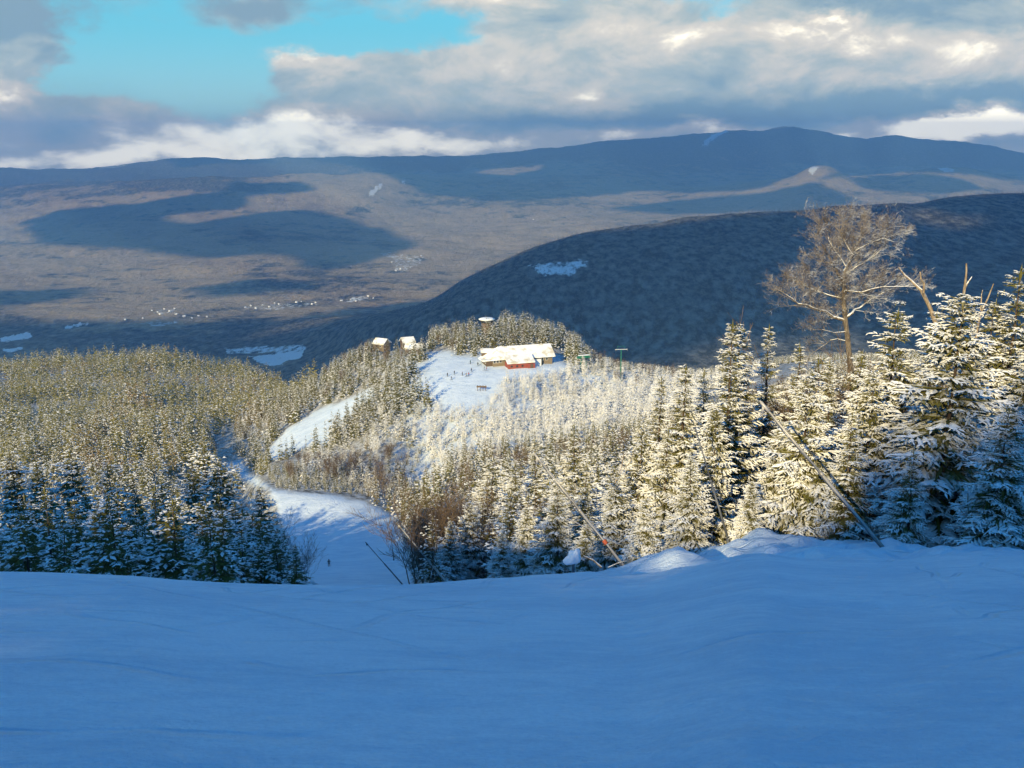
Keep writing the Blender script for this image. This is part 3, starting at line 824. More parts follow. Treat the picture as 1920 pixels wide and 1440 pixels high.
for u, vt, Y, k, w, lab in BIG:
    x, y, H = by_top(u, vt, Y)
    if u < 520: ms = DARK[k % 3]
    else: ms = NEAR[k]
    wide = w * (10.0 / H) ** 0.25 * (1.28 if u < 1300 else 1.12)
    plant_tree('spruce_tree', ms, x, y, H, lab, wide=wide)
    taken.append((x, y, 1.9)); nind += 1

def free(x, y, rad):
    for (a, b, r_) in taken:
        if (a - x) ** 2 + (b - y) ** 2 < (rad + r_) ** 2 * 0.35: return False
    return True

def candidates(y0, y1, umin, umax, spacing):
    """jittered grid over a wedge of ground"""
    out = []
    y = y0
    while y < y1:
        xa, xb = ae(umin, 850)[0] * y, ae(umax, 850)[0] * y
        n = max(1, int((xb - xa) / spacing))
        for i in range(n):
            out.append((xa + (i + rng.random()) * (xb - xa) / n, y + rng.random() * spacing))
        y += spacing
    return np.array(out)

def zone_points(y0, y1, umin, umax, spacing, keep=None):
    p = candidates(y0, y1, umin, umax, spacing)
    z = ground_z(p[:, 0], p[:, 1])
    u, v = to_px(p[:, 0], p[:, 1], z)
    ok = np.ones(len(p), bool)
    # keep clear of the runs: test the foot and a ring around it
    for dx, dy in ((0, 0), (1.5, 0), (-1.5, 0), (0, 2.5), (0, -2.5)):
        x2, y2 = p[:, 0] + dx, p[:, 1] + dy
        ok &= trail_mask(x2, y2, ground_z(x2, y2)) < 0.5
    if keep is not None: ok &= keep(u, v, p[:, 0], p[:, 1])
    return np.column_stack([p, z, u, v])[ok]

# rows of individual spruces
def row_of(name_label, group, y0, y1, u0, u1, spacing, hmin, hmax, limit, variants, keep=None, vtop=None):
    global nind
    P = zone_points(y0, y1, u0, u1, spacing, keep)
    P = P[np.argsort(P[:, 1])]
    n = 0
    for x, y, z, u, v in P:
        if n >= limit: break
        if not free(x, y, 1.1): continue
        H = rng.uniform(hmin, hmax) * (0.8 + 0.4 * rng.random())
        if vtop is not None:
            lim = vtop(u)                     # do not rise above the stand's outline
            H = min(H, (v - lim) * y / F * rng.uniform(0.88, 1.0))
            if H < 1.6: continue
        plant_tree('spruce_tree', variants[rng.integers(len(variants))], x, y, H, name_label, group, wide=rng.uniform(0.9, 1.35) * (10 / H) ** 0.22)
        taken.append((x, y, 1.0)); n += 1; nind += 1

top_right = lambda u: np.interp(u, [740, 800, 900, 1000, 1100, 1200, 1300, 1400, 1500, 1600, 1700, 1800, 1920, 2100], [960, 930, 890, 860, 830, 800, 760, 740, 760, 760, 700, 680, 600, 560])
row_of('snowy spruce crowded into the stand on the bank right of centre', 'spruces on the right bank', 46, 110, 1000, 2000, 4.6, 5, 10, 44, NEAR + MID, None, top_right)
row_of('snow dusted spruce in the mixed stand between the run and the bank', 'spruces in the mixed stand by the run', 60, 150, 770, 1080, 4.8, 6, 11, 40, MID, lambda u, v, x, y: (u > 890) | (rng.random(len(u)) < 0.25), top_right)
top_left = lambda u: np.interp(u, [-100, 0, 150, 300, 420, 500, 545], [830, 840, 850, 860, 880, 930, 1000])
row_of('shaded spruce with blue snow low in the left stand', 'shaded spruces of the left stand', 52, 150, -80, 540, 4.2, 6, 11, 75, MIDDARK, None, top_left)
top_mid = lambda u: np.interp(u, [540, 620, 700, 800, 950, 1100, 1200, 1300, 1450, 1600], [900, 850, 830, 820, 810, 790, 770, 750, 720, 700])
row_of('pale frosted spruce on the slope below the lodge knoll', 'frosted spruces below the knoll', 130, 330, 700, 1420, 6.5, 6, 12, 100, MID, None, top_mid)
print('individual spruces', nind)

# the rest of the wood, past three hundred of a kind
def forest(name, specs, variants, mat, wide=1.0):
    pts, hs, sn = [], [], []
    for (y0, y1, u0, u1, sp, h0, h1, s0, s1, keep, top) in specs:
        P = zone_points(y0, y1, u0, u1, sp, keep)
        H = rng.uniform(h0, h1, len(P))
        H *= 0.55 + 0.75 * vnoise(P[:, 0] / 22, P[:, 1] / 22, 5)
        gapn = vnoise(P[:, 0] / 11, P[:, 1] / 11, 8) > 0.16; P, H = P[gapn], H[gapn]
        if top is not None:
            H = np.minimum(H, (P[:, 4] - top(P[:, 3])) * P[:, 1] / F * rng.uniform(0.85, 1.05, len(P)))
        ok = H > 1.2
        if y0 < 340 and len(taken):
            T = np.array(taken)
            dd = ((P[:, None, :2] - T[None, :, :2]) ** 2).sum(-1).min(1); ok &= dd > 1.4 ** 2
        P, H = P[ok], H[ok]
        pts.append(P[:, :3]); hs.append(H); sn.append(rng.uniform(s0, s1, len(P)))
    return scatter(name, variants, np.concatenate(pts), np.concatenate(hs), np.concatenate(sn), mat, wide=wide)

def keep_knoll(u, v, x, y):      # leave the buildings and the plateau clear
    b = (u > 895) & (u < 1062) & (v > 655) & (v < 700)
    return ~b
def not_hut(u, v, x, y): return keep_knoll(u, v, x, y) & ~((u > 700) & (u < 806) & (v > 648) & (v < 668)) & ~((u > 888) & (u < 938) & (y > 515))
topk = lambda u: np.interp(u, [540, 600, 660, 720, 760, 800, 850, 900, 950, 1000, 1050, 1090, 1110, 1150, 1200, 1300, 1500], [720, 680, 650, 622, 618, 610, 602, 588, 580, 588, 602, 630, 655, 672, 680, 690, 660])
def lodge_view(u): return np.where((u > 895) & (u < 1060), np.where(u > 1000, 684, 689), np.where((u > 770) & (u <= 895), 752, topk(u)))
forest('spruce_forest', [
    (150, 345, 690, 1560, 5.6, 5, 13, -0.45, 0.0, keep_knoll, top_mid),
    (320, 412, 800, 1320, 3.8, 4, 9.5, 0.45, 1.0, keep_knoll, lodge_view),
    (320, 412, 560, 800, 5.2, 4, 9, 0.0, 0.6, keep_knoll, lambda u: np.interp(u, [560, 612, 640, 700, 770], [836, 822, 788, 746, 738])),
    (325, 420, 462, 570, 3.4, 4, 8, -0.4, 0.0, keep_knoll, lambda u: np.interp(u, [462, 500, 540, 570], [885, 868, 862, 862])),
    (309, 345, 500, 770, 2.6, 1.8, 4.5, -0.3, 0.2, None, None),
    (408, 462, 905, 1420, 3.6, 4, 9, 0.40, 0.95, keep_knoll, lodge_view),
    (400, 545, 440, 812, 4.6, 7, 14, -0.60, -0.1, not_hut, topk),
    (462, 570, 780, 1110, 4.2, 8, 15, -0.55, -0.1, not_hut, topk),
    (455, 640, 1095, 1800, 5.0, 5, 10, -0.3, 0.1, keep_knoll, topk),
    (110, 420, 1400, 2000, 5.2, 5, 11, -0.35, 0.05, None, lambda u: np.interp(u, [1400, 1500, 1600, 2000], [740, 690, 660, 640])),
    (150, 345, -60, 530, 6.0, 7, 15, -0.65, -0.1, None, lambda u: np.interp(u, [-60, 200, 300, 395, 410, 440, 530], [790, 800, 870, 920, 930, 948, 958])),
    (60, 150, -80, 540, 4.8, 6, 12, -0.8, -0.35, None, top_left),  # snow kept low so the colour carries this stand's shade
    (60, 150, 905, 1500, 5.2, 5, 9, -0.35, 0.05, None, top_right),
], FARV, M['spruce'], 1.12)
forest('evergreen_forest', [
    (345, 520, -60, 500, 6.4, 7, 17, -0.85, -0.25, None, lambda u: np.interp(u, [-60, 300, 395, 410, 470, 520], [720, 720, 780, 862, 862, 820])),
], FARV, M['olive'], 1.15)
forest('evergreen_forest', [(520, 960, -90, 600, 6.0, 6, 15, -0.90, -0.35, None, None)], TINYV, M['olive'], 1.15)
def ridge_forest():
    P = []
    for (y0, y1, u0, u1, sp) in ((2250, 3420, 640, 2000, 19.0),):
        p = candidates(y0, y1, u0, u1, sp)
        P.append(p)
    p = np.concatenate(P); z = ground_z(p[:, 0], p[:, 1])
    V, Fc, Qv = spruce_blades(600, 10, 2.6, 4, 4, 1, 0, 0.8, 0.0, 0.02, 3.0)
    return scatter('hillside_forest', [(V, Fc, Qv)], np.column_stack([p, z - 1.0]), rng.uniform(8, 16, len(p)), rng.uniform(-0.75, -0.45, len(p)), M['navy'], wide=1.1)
ridge_forest()

# trees up the mountainside behind the camera: they break the edge of the mountain's shade
def caster_forest():
    q = rng.uniform(-200, 40, 900); m = rng.uniform(-80, -42, 900)
    x = q * math.cos(SUN_AZ) + m * math.sin(SUN_AZ); y = -q * math.sin(SUN_AZ) + m * math.cos(SUN_AZ)
    dens = np.interp(q, [-200, -40, -34, -8, -4, 40], [0.5, 0.5, 0.25, 0.3, 1.0, 1.0])
    ok = ((y < 2) | (np.abs(x) / np.maximum(y, 0.1) > 0.9)) & (rng.random(900) < dens)
    x, y, q = x[ok], y[ok], q[ok]
    z = ground_z(x, y)
    h = rng.uniform(0.7, 1.2, len(x)) * np.interp(q, [-200, -40, -8, -2, 40], [4.0, 4.0, 3.6, 5.5, 6.0])
    scatter('upslope_forest', FARV, np.column_stack([x, y, z]), h, rng.uniform(0, .4, len(x)), M['spruce'])
caster_forest()

# brown and frosted leafless trees
def bare_rows(label, group, meshes, y0, y1, u0, u1, sp, h0, h1, limit, keep=None, top=None):
    P = zone_points(y0, y1, u0, u1, sp, keep); rng.shuffle(P); n = 0
    for x, y, z, u, v in P:
        if n >= limit: break
        H = rng.uniform(h0, h1)
        if top is not None:
            H = min(H, (v - top(u)) * y / F)
            if H < 1.5: continue
        plant_tree('bare_tree', meshes[rng.integers(len(meshes))], x, y, H, label, group, cat='tree', H0=8.8, wide=rng.uniform(.8, 1.15)); n += 1
bare_rows('leafless brown tree in the brush at the edge of the lower run', 'brown trees along the lower run', BROWN, 62, 150, 768, 930, 3.2, 6, 9.5, 34, None, lambda u: np.interp(u, [740, 780, 860, 900], [890, 880, 885, 895]))
bare_rows('leafless brown tree between the snowy spruces on the right', 'brown trees among the right spruces', BROWN, 60, 110, 1020, 1480, 5.5, 4, 7, 14, None, lambda u: np.interp(u, [1000, 1200, 1480], [850, 800, 740]))
bare_rows('leafless brown tree in the thicket around the big bare tree', 'brown thicket round the big bare tree', BROWN, 58, 110, 1500, 1960, 3.8, 6, 11, 30, None, lambda u: np.interp(u, [1500, 1600, 1680, 1800, 1960], [715, 668, 655, 665, 640]))
bare_rows('leafless brown tree on the far side of the big bare tree', 'brown trees beyond the big bare tree', BROWN, 110, 240, 1380, 1700, 6, 6, 10, 25, None, lambda u: np.interp(u, [1380, 1500, 1600, 1700], [735, 700, 690, 690]))
bare_rows('leafless brown tree on the bank above the hollow of the run', 'brown trees above the hollow', BROWN, 312, 380, 540, 760, 3.6, 6, 10, 32, None, lambda u: np.interp(u, [560, 640, 740], [845, 850, 830]))
bare_rows('leafless brown tree in the wood left of the run', 'brown trees in the left wood', BROWN, 150, 520, -20, 480, 8, 6, 9, 25)
bare_rows('leafless brown tree on the wooded top of the knoll', 'brown trees on the knoll', BROWN, 470, 540, 610, 980, 6, 6, 9, 30, not_hut, topk)
bare_rows('leafless brown tree on the slope between the run and the frosted wood', 'brown trees on the centre slope', BROWN, 150, 300, 800, 1300, 7, 7, 11, 22, None, lambda u: top_mid(u) + 25)
bare_rows('leafless brown tree in the brush hiding the foot of the big bare tree', 'brown brush at the big bare tree', BROWN, 58, 69, 1520, 1700, 2.2, 7, 12, 11, None, lambda u: np.interp(u, [1520, 1590, 1700], [705, 650, 675]))
bare_rows('leafless rusty brown tree right of the lodge behind the lift', 'brown trees right of the lodge', BROWN, 430, 520, 1110, 1260, 5, 6, 9, 18, None, topk)
bare_rows('pale frosted leafless tree on the slope under the lodge', 'frosted trees under the lodge', FROST, 325, 415, 700, 1240, 5.5, 4, 7.5, 50, keep_knoll, lambda u: np.maximum(lodge_view(u), 700))
bare_rows('leafless brown tree standing in the shaded left stand by the run', 'brown trees in the left stand', BROWN, 70, 130, 380, 545, 4, 4, 7, 14, None, top_left)

# the big spreading bare tree
def big_bare():
    Y = 70.0
    r = random.Random(11)
    foot = at(1592, 740, Y); g = gz(foot.x, foot.y)
    o = empty('bare_tree', (foot.x, foot.y, g), label='tall spreading bare tree with snow lined limbs rising above the spruces', cat='tree')
    def W(u, v, dy=0.0):
        p = at(u, v, Y); return np.array([p.x - foot.x, dy, p.z - g])
    segs, limbs = [], []
    def limb(pts, r0, r1, tw=1.0, seed=0):
        pts = [np.array(p) for p in pts]; n = len(pts) - 1
        for i in range(n):
            a, b = pts[i], pts[i + 1]; m_ = (a + b) / 2 + np.array([r.gauss(0, .06), r.gauss(0, .06), r.gauss(0, .06)])
            ra, rb = r0 + (r1 - r0) * i / n, r0 + (r1 - r0) * (i + 1) / n
            segs.append((a, m_, ra, (ra + rb) / 2)); segs.append((m_, b, (ra + rb) / 2, rb))
            if tw > 0 and (i > 0 or tw > 1):
                for _ in range(int(5 * tw)):
                    p = a + (b - a) * r.random(); d = (b - a) / np.linalg.norm(b - a) * 0.6 + np.array([r.gauss(0, .5), r.gauss(0, .5), r.gauss(0.35, .4)])
                    grow(r, p, d, r.uniform(.9, 2.1), 0.022, 3, tw_segs, 0.75, 0.10, 4, 2, 0.0042)
        d = pts[-1] - pts[-2]
        grow(r, pts[-1], d, 1.2, r1, 3, tw_segs, 0.7, 0.1, 4, 3, 0.0042)
    tw_segs = []
    limb([(0, 0, -0.5), W(1596, 700), W(1590, 640), W(1584, 590)], 0.23, 0.17, 0)
    limb([W(1584, 590), W(1582, 550), W(1586, 510, .3), W(1605, 470, .4), W(1622, 440, .4)], 0.19, 0.03, 1.3)
    limb([W(1582, 600), W(1545, 582, -.3), W(1520, 575, -.6), W(1490, 566, -.8), W(1466, 548, -1.0)], 0.12, 0.03, 1.1)
    limb([W(1586, 596), W(1606, 582, .4), W(1630, 572, .8), W(1660, 558, 1.2), W(1690, 545, 1.4)], 0.10, 0.025, 1.1)
    limb([W(1583, 560), W(1560, 556, .5), W(1535, 548, 1.1), W(1515, 540, 1.4)], 0.07, 0.02, 1.2)
    limb([W(1584, 545), W(1610, 546, -.6), W(1645, 534, -1.0), W(1690, 532, -1.4)], 0.07, 0.02, 1.2)
    limb([W(1584, 530), W(1566, 512, -.5), W(1552, 490, -.8), W(1535, 460, -1.2)], 0.07, 0.02, 1.4)
    limb([W(1586, 512), W(1612, 498, .2), W(1640, 488, .9), W(1665, 470, 1.2)], 0.06, 0.02, 1.4)
    limb([W(1600, 478), W(1590, 455, .7), W(1582, 430, .9)], 0.05, 0.02, 1.4)
    limb([W(1586, 500), W(1572, 470, 1.0), W(1565, 440, 1.6)], 0.05, 0.02, 1.4)
    limb([W(1604, 470), W(1635, 452, -.4), W(1665, 440, -.8)], 0.045, 0.02, 1.4)
    limb([W(1586, 622), W(1560, 622, -.4), W(1535, 614, -.8)], 0.05, 0.02, 0.8)
    limb([W(1588, 640), W(1560, 640, .4), W(1545, 655, .8)], 0.04, 0.02, 0.6)
    V, Fc = tubes(segs, 8); obj('trunk', mesh_np('trunk', V, Fc, 4, [M['birch']], None, None, True), o)
    V, Fc = tubes(tw_segs, 3); obj('crown', mesh_np('crown', V, Fc, 4, [M['greytwig']]), o)
    print('big bare twigs', len(tw_segs))
big_bare()

def snag(label, Y, limbs):
    """limbs: list of pixel polylines with radii, first one is the trunk"""
    u0, v0 = limbs[0][0][0]; foot = at(u0, v0, Y); g = min(gz(foot.x, foot.y), foot.z)
    o = empty('dead_snag', (foot.x, foot.y, g), label=label, cat='dead tree')
    r = random.Random(int(u0))
    for k, (pts, r0, r1, dy) in enumerate(limbs):
        w = [at(u, v, Y) - Vector((foot.x, foot.y, g)) for u, v in pts]
        w = [np.array(p) + np.array([0, dy * i / max(1, len(w) - 1), 0]) for i, p in enumerate(w)]
        if k == 0: w = [np.array([0, 0, -0.4])] + w
        segs = []
        n = len(w) - 1
        for i in range(n):
            ra, rb = r0 + (r1 - r0) * i / n, r0 + (r1 - r0) * (i + 1) / n
            m_ = (w[i] + w[i + 1]) / 2 + np.array([r.gauss(0, .05)] * 3)
            segs += [(w[i], m_, ra, (ra + rb) / 2), (m_, w[i + 1], (ra + rb) / 2, rb)]
        V, Fc = tubes(segs, 7)
        obj('trunk' if k == 0 else 'limb', mesh_np('snag_limb', V, Fc, 4, [M['dead']], None, None, True), o)
snag('forked dead trunk with bare pale tips leaning over the biggest spruce', 43.5, [([(1795,720),(1768,640),(1745,580),(1728,545)], .11, .085, 0), ([(1728,545),(1712,528),(1690,503)], .07, .03, .3), ([(1736,560),(1730,530),(1720,508)], .06, .035, -.3)])
snag('dead grey spike with a small fork behind the biggest spruce', 46, [([(1806,700),(1806,560),(1810,530),(1812,494)], .12, .035, 0), ([(1807,545),(1818,528),(1826,520)], .05, .02, .2)])
snag('thin dead limb leaning right of the grey spike', 48, [([(1828,650),(1838,590),(1852,560),(1863,532)], .08, .025, 0), ([(1838,588),(1842,560),(1846,545)], .04, .02, .2)])
snag('bare broken sapling in the shade near the right bank', 37, [([(1818,1000),(1816,960),(1815,925)], .035, .02, 0), ([(1817,975),(1795,950),(1770,985)], .02, .012, -.3)])
snag('thin orange brown leafless trunk above the orange band', 56, [([(1140,1010),(1146,940),(1155,900),(1166,875),(1170,850)], .07, .02, 0), ([(1156,895),(1180,870),(1190,850)], .03, .012, .3)])

# ------------------------------------------------------------------ snowmaking poles
def snow_pole(label, u0, v0, Y0, u1, v1, Y1, rad, band=None, pad=False, dark=False, head=True):
    p = at(u0, v0, Y0); q = at(u1, v1, Y1)
    g = gz(p.x, p.y)
    if not pad: p.z = min(p.z, g) - 0.05
    o = empty('snowmaking_pole', p, label=label, cat='snowmaking pole', group='steel snowmaking poles beside the run')
    d = q - p; n = d.normalized()
    st = M['darksteel'] if dark else M['steel']
    mb = MB().tube((0, 0, 0), d * 0.55, rad, rad * 0.92, 12).tube(d * 0.55, d, rad * 0.62, rad * 0.55, 10)
    mb.tube(d * 0.545, d * 0.565, rad * 1.15, rad * 1.15, 12)
    mb.build('pole', st, o)
    if head:
        side = n.cross(Vector((0, 0, 1))).normalized()
        hb = MB().tube(d, d + n * 0.5, rad * .95, rad * .8, 10).tube(d + n * 0.32, d + n * 0.32 + Vector((0, .12, -.34)), .05, .07, 8).tube(d + n * .5, d + n * .56, rad * .5, rad * .4, 8)
        hb.build('nozzle_head', st, o)
    if band is not None:
        MB().tube(d * band, d * (band + 0.035), rad * 1.5, rad * 1.5, 12).build('marker_band', M['orange'], o)
    if not dark:
        n2 = Vector((0, -1.6 * rad, -1.3 * rad)); pts = [d * (k / 8) + n2 * (1 + .5 * math.sin(k * 2.1)) for k in range(0, 9)]
        hz_ = MB()
        for a_, b_ in zip(pts[:-1], pts[1:]): hz_.tube(a_, b_, rad * .28, rad * .28, 6)
        hz_.build('hose', M['darksteel'], o)
    if pad:
        MB().tube((0, 0, -0.9), (0, 0, .12), rad * 2.0, rad * 1.9, 12).tube((0, 0, .12), (0, 0, .2), rad * 1.4, rad * 1.1, 12).build('base_pad', M['pad'], o)
    else:
        MB().tube((0, 0, -0.7), n * 0.5, rad * 1.5, rad * 1.4, 12).build('pivot_base', M['darksteel'], o)
    return o
snow_pole('thick steel pole leaning left from a dark padded foot at the bank', 1664, 1036, 36.0, 1442, 772, 37.5, 0.072, pad=True)
snow_pole('pale steel pole with an orange band leaning over the bank', 1178, 1056, 40, 1016, 868, 42, 0.06, band=0.245)
snow_pole('steel pole rising from behind the slope edge at the run', 872, 1088, 62, 752, 990, 66, 0.085)
snow_pole('thin dark pole out on the lower run', 762, 1088, 125, 690, 1022, 128, 0.09, dark=True)
snow_pole('thin dark upright pole among the spruces left of the twin tips', 1372, 1000, 43, 1303, 800, 44, 0.055, dark=True, head=False)
snow_pole('short pole at the far right side of the lower run', 738, 1030, 215, 734, 1014, 215, 0.12)

# snow covered hydrant and fallen branches on the bank
def hydrant():
    p = at(1075, 1062, 39); g = gz(p.x, p.y)
    o = empty('snow_covered_hydrant', (p.x, p.y, g), label='snow capped hydrant beside the foot of the orange banded pole', cat='hydrant')
    MB().tube((0, 0, -.3), (0, 0, .75), .07, .06, 10).tube((-.2, 0, .55), (.2, 0, .55), .05, .05, 8).build('pipe', M['darksteel'], o)
    me = bpy.data.meshes.new('snow_cap'); bm = bmesh.new()
    bmesh.ops.create_icosphere(bm, subdivisions=3, radius=1)
    for v in bm.verts:
        k = 1 + 0.26 * math.sin(4.1 * v.co.x + 3 * v.co.z) * math.cos(3.3 * v.co.y + 1) + 0.12 * math.sin(7 * v.co.z + 3 * v.co.x)
        v.co = Vector((v.co.x * (.30 - .08 * v.co.z) * k + .14 * v.co.z, v.co.y * .26 * k, .80 + v.co.z * .34 * k))
    for f in bm.faces: f.smooth = True
    bm.to_mesh(me); bm.free(); me.materials.append(M['snow'])
    obj('snow_cap', me, o)
hydrant()
def stick(label, pts, Y, r0):
    w = [at(u, v, Y) for u, v in pts]; segs = [(np.array(w[i]), np.array(w[i + 1]), r0 * (1 - .6 * i / (len(w) - 1)), r0 * (1 - .6 * (i + 1) / (len(w) - 1))) for i in range(len(w) - 1)]
    c = np.array(w[0]); segs = [(a - c, b - c, x, y) for a, b, x, y in segs]
    V, Fc = tubes(segs, 6)
    obj('fallen_branch', mesh_np('fallen_branch', V, Fc, 4, [M['dead']], None, None, True), None, w[0], label, 'branch')
stick('fallen pale branch leaning on the snow bank below the hydrant', [(1128,1064),(1112,1050),(1094,1042)], 38.0, .05)
stick('thin broken branch lying right of the orange banded pole foot', [(1140,1064),(1158,1056),(1172,1052)], 38.2, .025)
stick('long thin dead branch sticking out left of the orange band', [(1132,1003),(1100,990),(1064,972)], 41.0, .03)
stick('thin dead branch pointing at the snow covered hydrant', [(1136,1000),(1110,985),(1070,985)], 41.4, .025)

# ------------------------------------------------------------------ lodge and other buildings on the knoll
def solid_roof(pts_lists, thick, name, mat, parent):
    mb = MB()
    for pts in pts_lists: mb.prism(pts, (0, 0, thick))
    return mb.build(name, mat, parent)

def windows_on(parent, spots, w, h, frame=M['white']):
    """spots: (centre, normal axis) flat on a wall facing -y or +x or -x"""
    for (x, y, z, ax) in spots:
        sz = (w, .10, h) if ax == 'y' else (.10, w, h)
        so = (w - .2, .12, h - .2) if ax == 'y' else (.12, w - .2, h - .2)
        f = MB().box((x, y, z), sz).build('window', frame, parent)
        MB().box((x, y, z), so).build('pane', M['glass'], f)

def lodge():
    p = at(976, 690, 456); g = gz(p.x, p.y)
    o = empty('ski_lodge', (p.x, p.y, g), R(18), label='long ski lodge with snowy roof and red front on the knoll', cat='lodge')
    # main hall: x -16..16, y 0..13
    MB().box((1.5, 6.5, .6), (29, 11.4, 5.2)).build('wall', M['tan'], o)
    gab = MB().prism([(15.9, .9, 3.2), (15.9, 12.1, 3.2), (15.9, 6.5, 7.1)], (-.25, 0, 0)); gab.build('gable', M['tan'], o)
    e, rz = 3.0, 7.5
    solid_roof([[(-9, 6.5, rz), (17, 6.5, rz), (17, -.6, e), (-13, -.6, e)],
                [(17, 6.5, rz), (-9, 6.5, rz), (-13, 13.6, e), (17, 13.6, e)]], .55, 'roof', M['roof'], o)
    hip = solid_roof([[(-9, 6.5, rz), (-13, -.6, e), (-17.5, 3, e - .9), (-17.5, 10, e - .9), (-13, 13.6, e)]], .5, 'hip_roof', M['roof'], o)
    MB().box((-14.3, 6.3, .4), (3.0, 8.2, 4.4)).build('porch_wall', M['brown'], o)
    # red annex in front under a cat-slide roof
    MB().box((-1.5, -2.4, -.6), (12, 5.6, 5.2)).build('annex_wall', M['red'], o)
    solid_roof([[(-8.2, -.4, 4.7), (5.2, -.4, 4.7), (5.2, -5.8, 2.1), (-8.2, -5.8, 2.1)]], .5, 'annex_roof', M['roof'], o)
    MB().box((3.4, -5.6, -.8), (3.4, .9, 5.0)).build('entrance_tower', M['red'], o)
    MB().box((3.4, -6.13, .5), (1.3, .12, 2.2)).build('door', M['brown'], o)
    MB().box((7.6, -.6, .2), (4.2, 1.8, 4.4)).build('side_wall', M['white'], o)
    windows_on(o, [(-12.4 + 1.5 * k, .78, 2.2, 'y') for k in range(3)] + [] + [(11 + 2.2 * k, .78, 2.0, 'y') for k in range(2)] + [(-15.82, 4 + 2.2 * k, 1.6, 'x') for k in range(3)], 1.2, 1.3)
    windows_on(o, [(-6 + 2.6 * k, -5.22, .8, 'y') for k in range(3)], 1.0, .9, M['brown'])
    MB().box((9, 8.5, 7.0), (1.2, 1.2, 2.4)).build('chimney', M['grey'], o)
lodge()

def hut(label, u, v, Y, w, dpt, h, rise, rz, wall, name='cabin'):
    p = at(u, v, Y); g = gz(p.x, p.y)
    o = empty(name, (p.x, p.y, max(g, p.z) - .1), rz, label=label, cat='cabin')
    MB().box((0, 0, h / 2 - .6), (w, dpt, h + 1.2)).build('wall', wall, o)
    gm = MB()
    for sx in (-1, 1): gm.prism([(sx * w / 2, -dpt / 2, h), (sx * w / 2, dpt / 2, h), (sx * w / 2, 0, h + rise - .12)], (-sx * .2, 0, 0))
    gm.build('gable', wall, o)
    W2, D2 = w / 2 + .5, dpt / 2 + .6
    solid_roof([[(-W2, 0, h + rise), (W2, 0, h + rise), (W2, -D2, h - .2), (-W2, -D2, h - .2)], [(W2, 0, h + rise), (-W2, 0, h + rise), (-W2, D2, h - .2), (W2, D2, h - .2)]], .4, 'roof', M['roof'], o)
    MB().box((-w * .18, -dpt / 2 - .04, .95), (.9, .1, 2.0)).build('door', M['brown'], o)
    windows_on(o, [(w * .2, -dpt / 2 - .04, 1.5, 'y')], 1.1, 1.0)
    return o
hut('small shed with a flat white roof behind the lodge left end', 916, 669, 462, 6.6, 5, 2.8, 1.0, R(4), M['brown'])
hut('snow roofed cabin half hidden by trees, leftmost on the knoll', 716, 652, 512, 6.5, 6, 2.6, 2.2, R(-28), M['tan'])
hut('snow roofed cabin behind the other two on the knoll', 764, 650, 520, 6.0, 6, 2.8, 2.2, R(24), M['brown'])
hut('snow roofed cabin in front, beside the top of the knoll slope', 778, 668, 492, 8.5, 6, 2.4, 2.0, R(-12), M['brown'])

def lookout():
    p = at(913, 622, 522); g = gz(p.x, p.y)
    o = empty('lookout_building', (p.x, p.y, g), label='round topped lookout with white roof above the knoll trees', cat='lookout')
    hh = at(913, 599, 522).z - g                      # underside of the roof
    MB().tube((0, 0, -1), (0, 0, hh - 1.5), 3.0, 3.0, 16).build('wall', M['brown'], o)
    MB().tube((0, 0, hh - 1.5), (0, 0, hh), 3.2, 3.2, 16).build('window_band', M['glass'], o)
    ps = MB()
    for k in range(12): ps.tube((3.24 * math.cos(k * .5236), 3.24 * math.sin(k * .5236), hh - 1.5), (3.24 * math.cos(k * .5236), 3.24 * math.sin(k * .5236), hh), .09, .09, 6)
    ps.build('mullions', M['brown'], o)
    MB().tube((0, 0, hh), (0, 0, hh + .35), 4.3, 4.4, 24).tube((0, 0, hh + .35), (0, 0, hh + .8), 4.2, 3.0, 24).build('roof', M['snow'], o)
lookout()

# chairlift
def lift_terminal():
    p = at(1094, 684, 455); g = gz(p.x, p.y)
    o = empty('lift_terminal', (p.x, p.y, g), R(20), label='green chairlift terminal at the right end of the lodge', cat='chairlift')
    for sx in (-1.6, 1.6):
        MB().tube((sx, 0, -.5), (sx * .7, 0, 6.0), .28, .22, 10).build('leg', M['green'], o)
    MB().box((0, 0, 6.1), (6.5, 1.4, .7)).box((0, 0, 6.7), (5.0, 1.0, .5)).build('housing', M['green'], o, .08)
    MB().tube((0, 0, 5.3), (0, 0, 5.6), 2.2, 2.2, 24).build('bullwheel', M['darksteel'], o)
    MB().box((0, 0, 7.1), (5.2, 1.2, .25)).build('snow_layer', M['snow'], o)
lift_terminal()
def lift_tower():
    p = at(1164, 690, 440); g = gz(p.x, p.y)
    o = empty('lift_tower', (p.x, p.y, g), R(8), label='green chairlift tower with white crossbar right of the terminal', cat='chairlift')
    hh = at(1164, 655, 440).z - g
    MB().tube((0, 0, -.5), (0, 0, hh), .26, .18, 10).build('pole', M['green'], o)
    MB().box((0, 0, hh), (5.6, .22, .16)).build('crossbar', M['white'], o)
    for s in (-1, 1):
        MB().box((s * 2.6, 0, hh - .35), (.25, 2.2, .18)).tube((s * 2.6, -.8, hh - .5), (s * 2.6 + .12, -.8, hh - .5), .2, .2, 10).tube((s * 2.6, .8, hh - .5), (s * 2.6 + .12, .8, hh - .5), .2, .2, 10).build('sheave_train', M['darksteel'], o)
    MB().tube((-2, 0, hh), (-1.6, 0, hh + 1.4), .06, .06, 6).tube((1.6, 0, hh), (1.6, 0, hh + 1.4), .06, .06, 6).box((0, 0, hh + 1.4), (3.6, .1, .12)).build('work_frame', M['green'], o)
lift_tower()

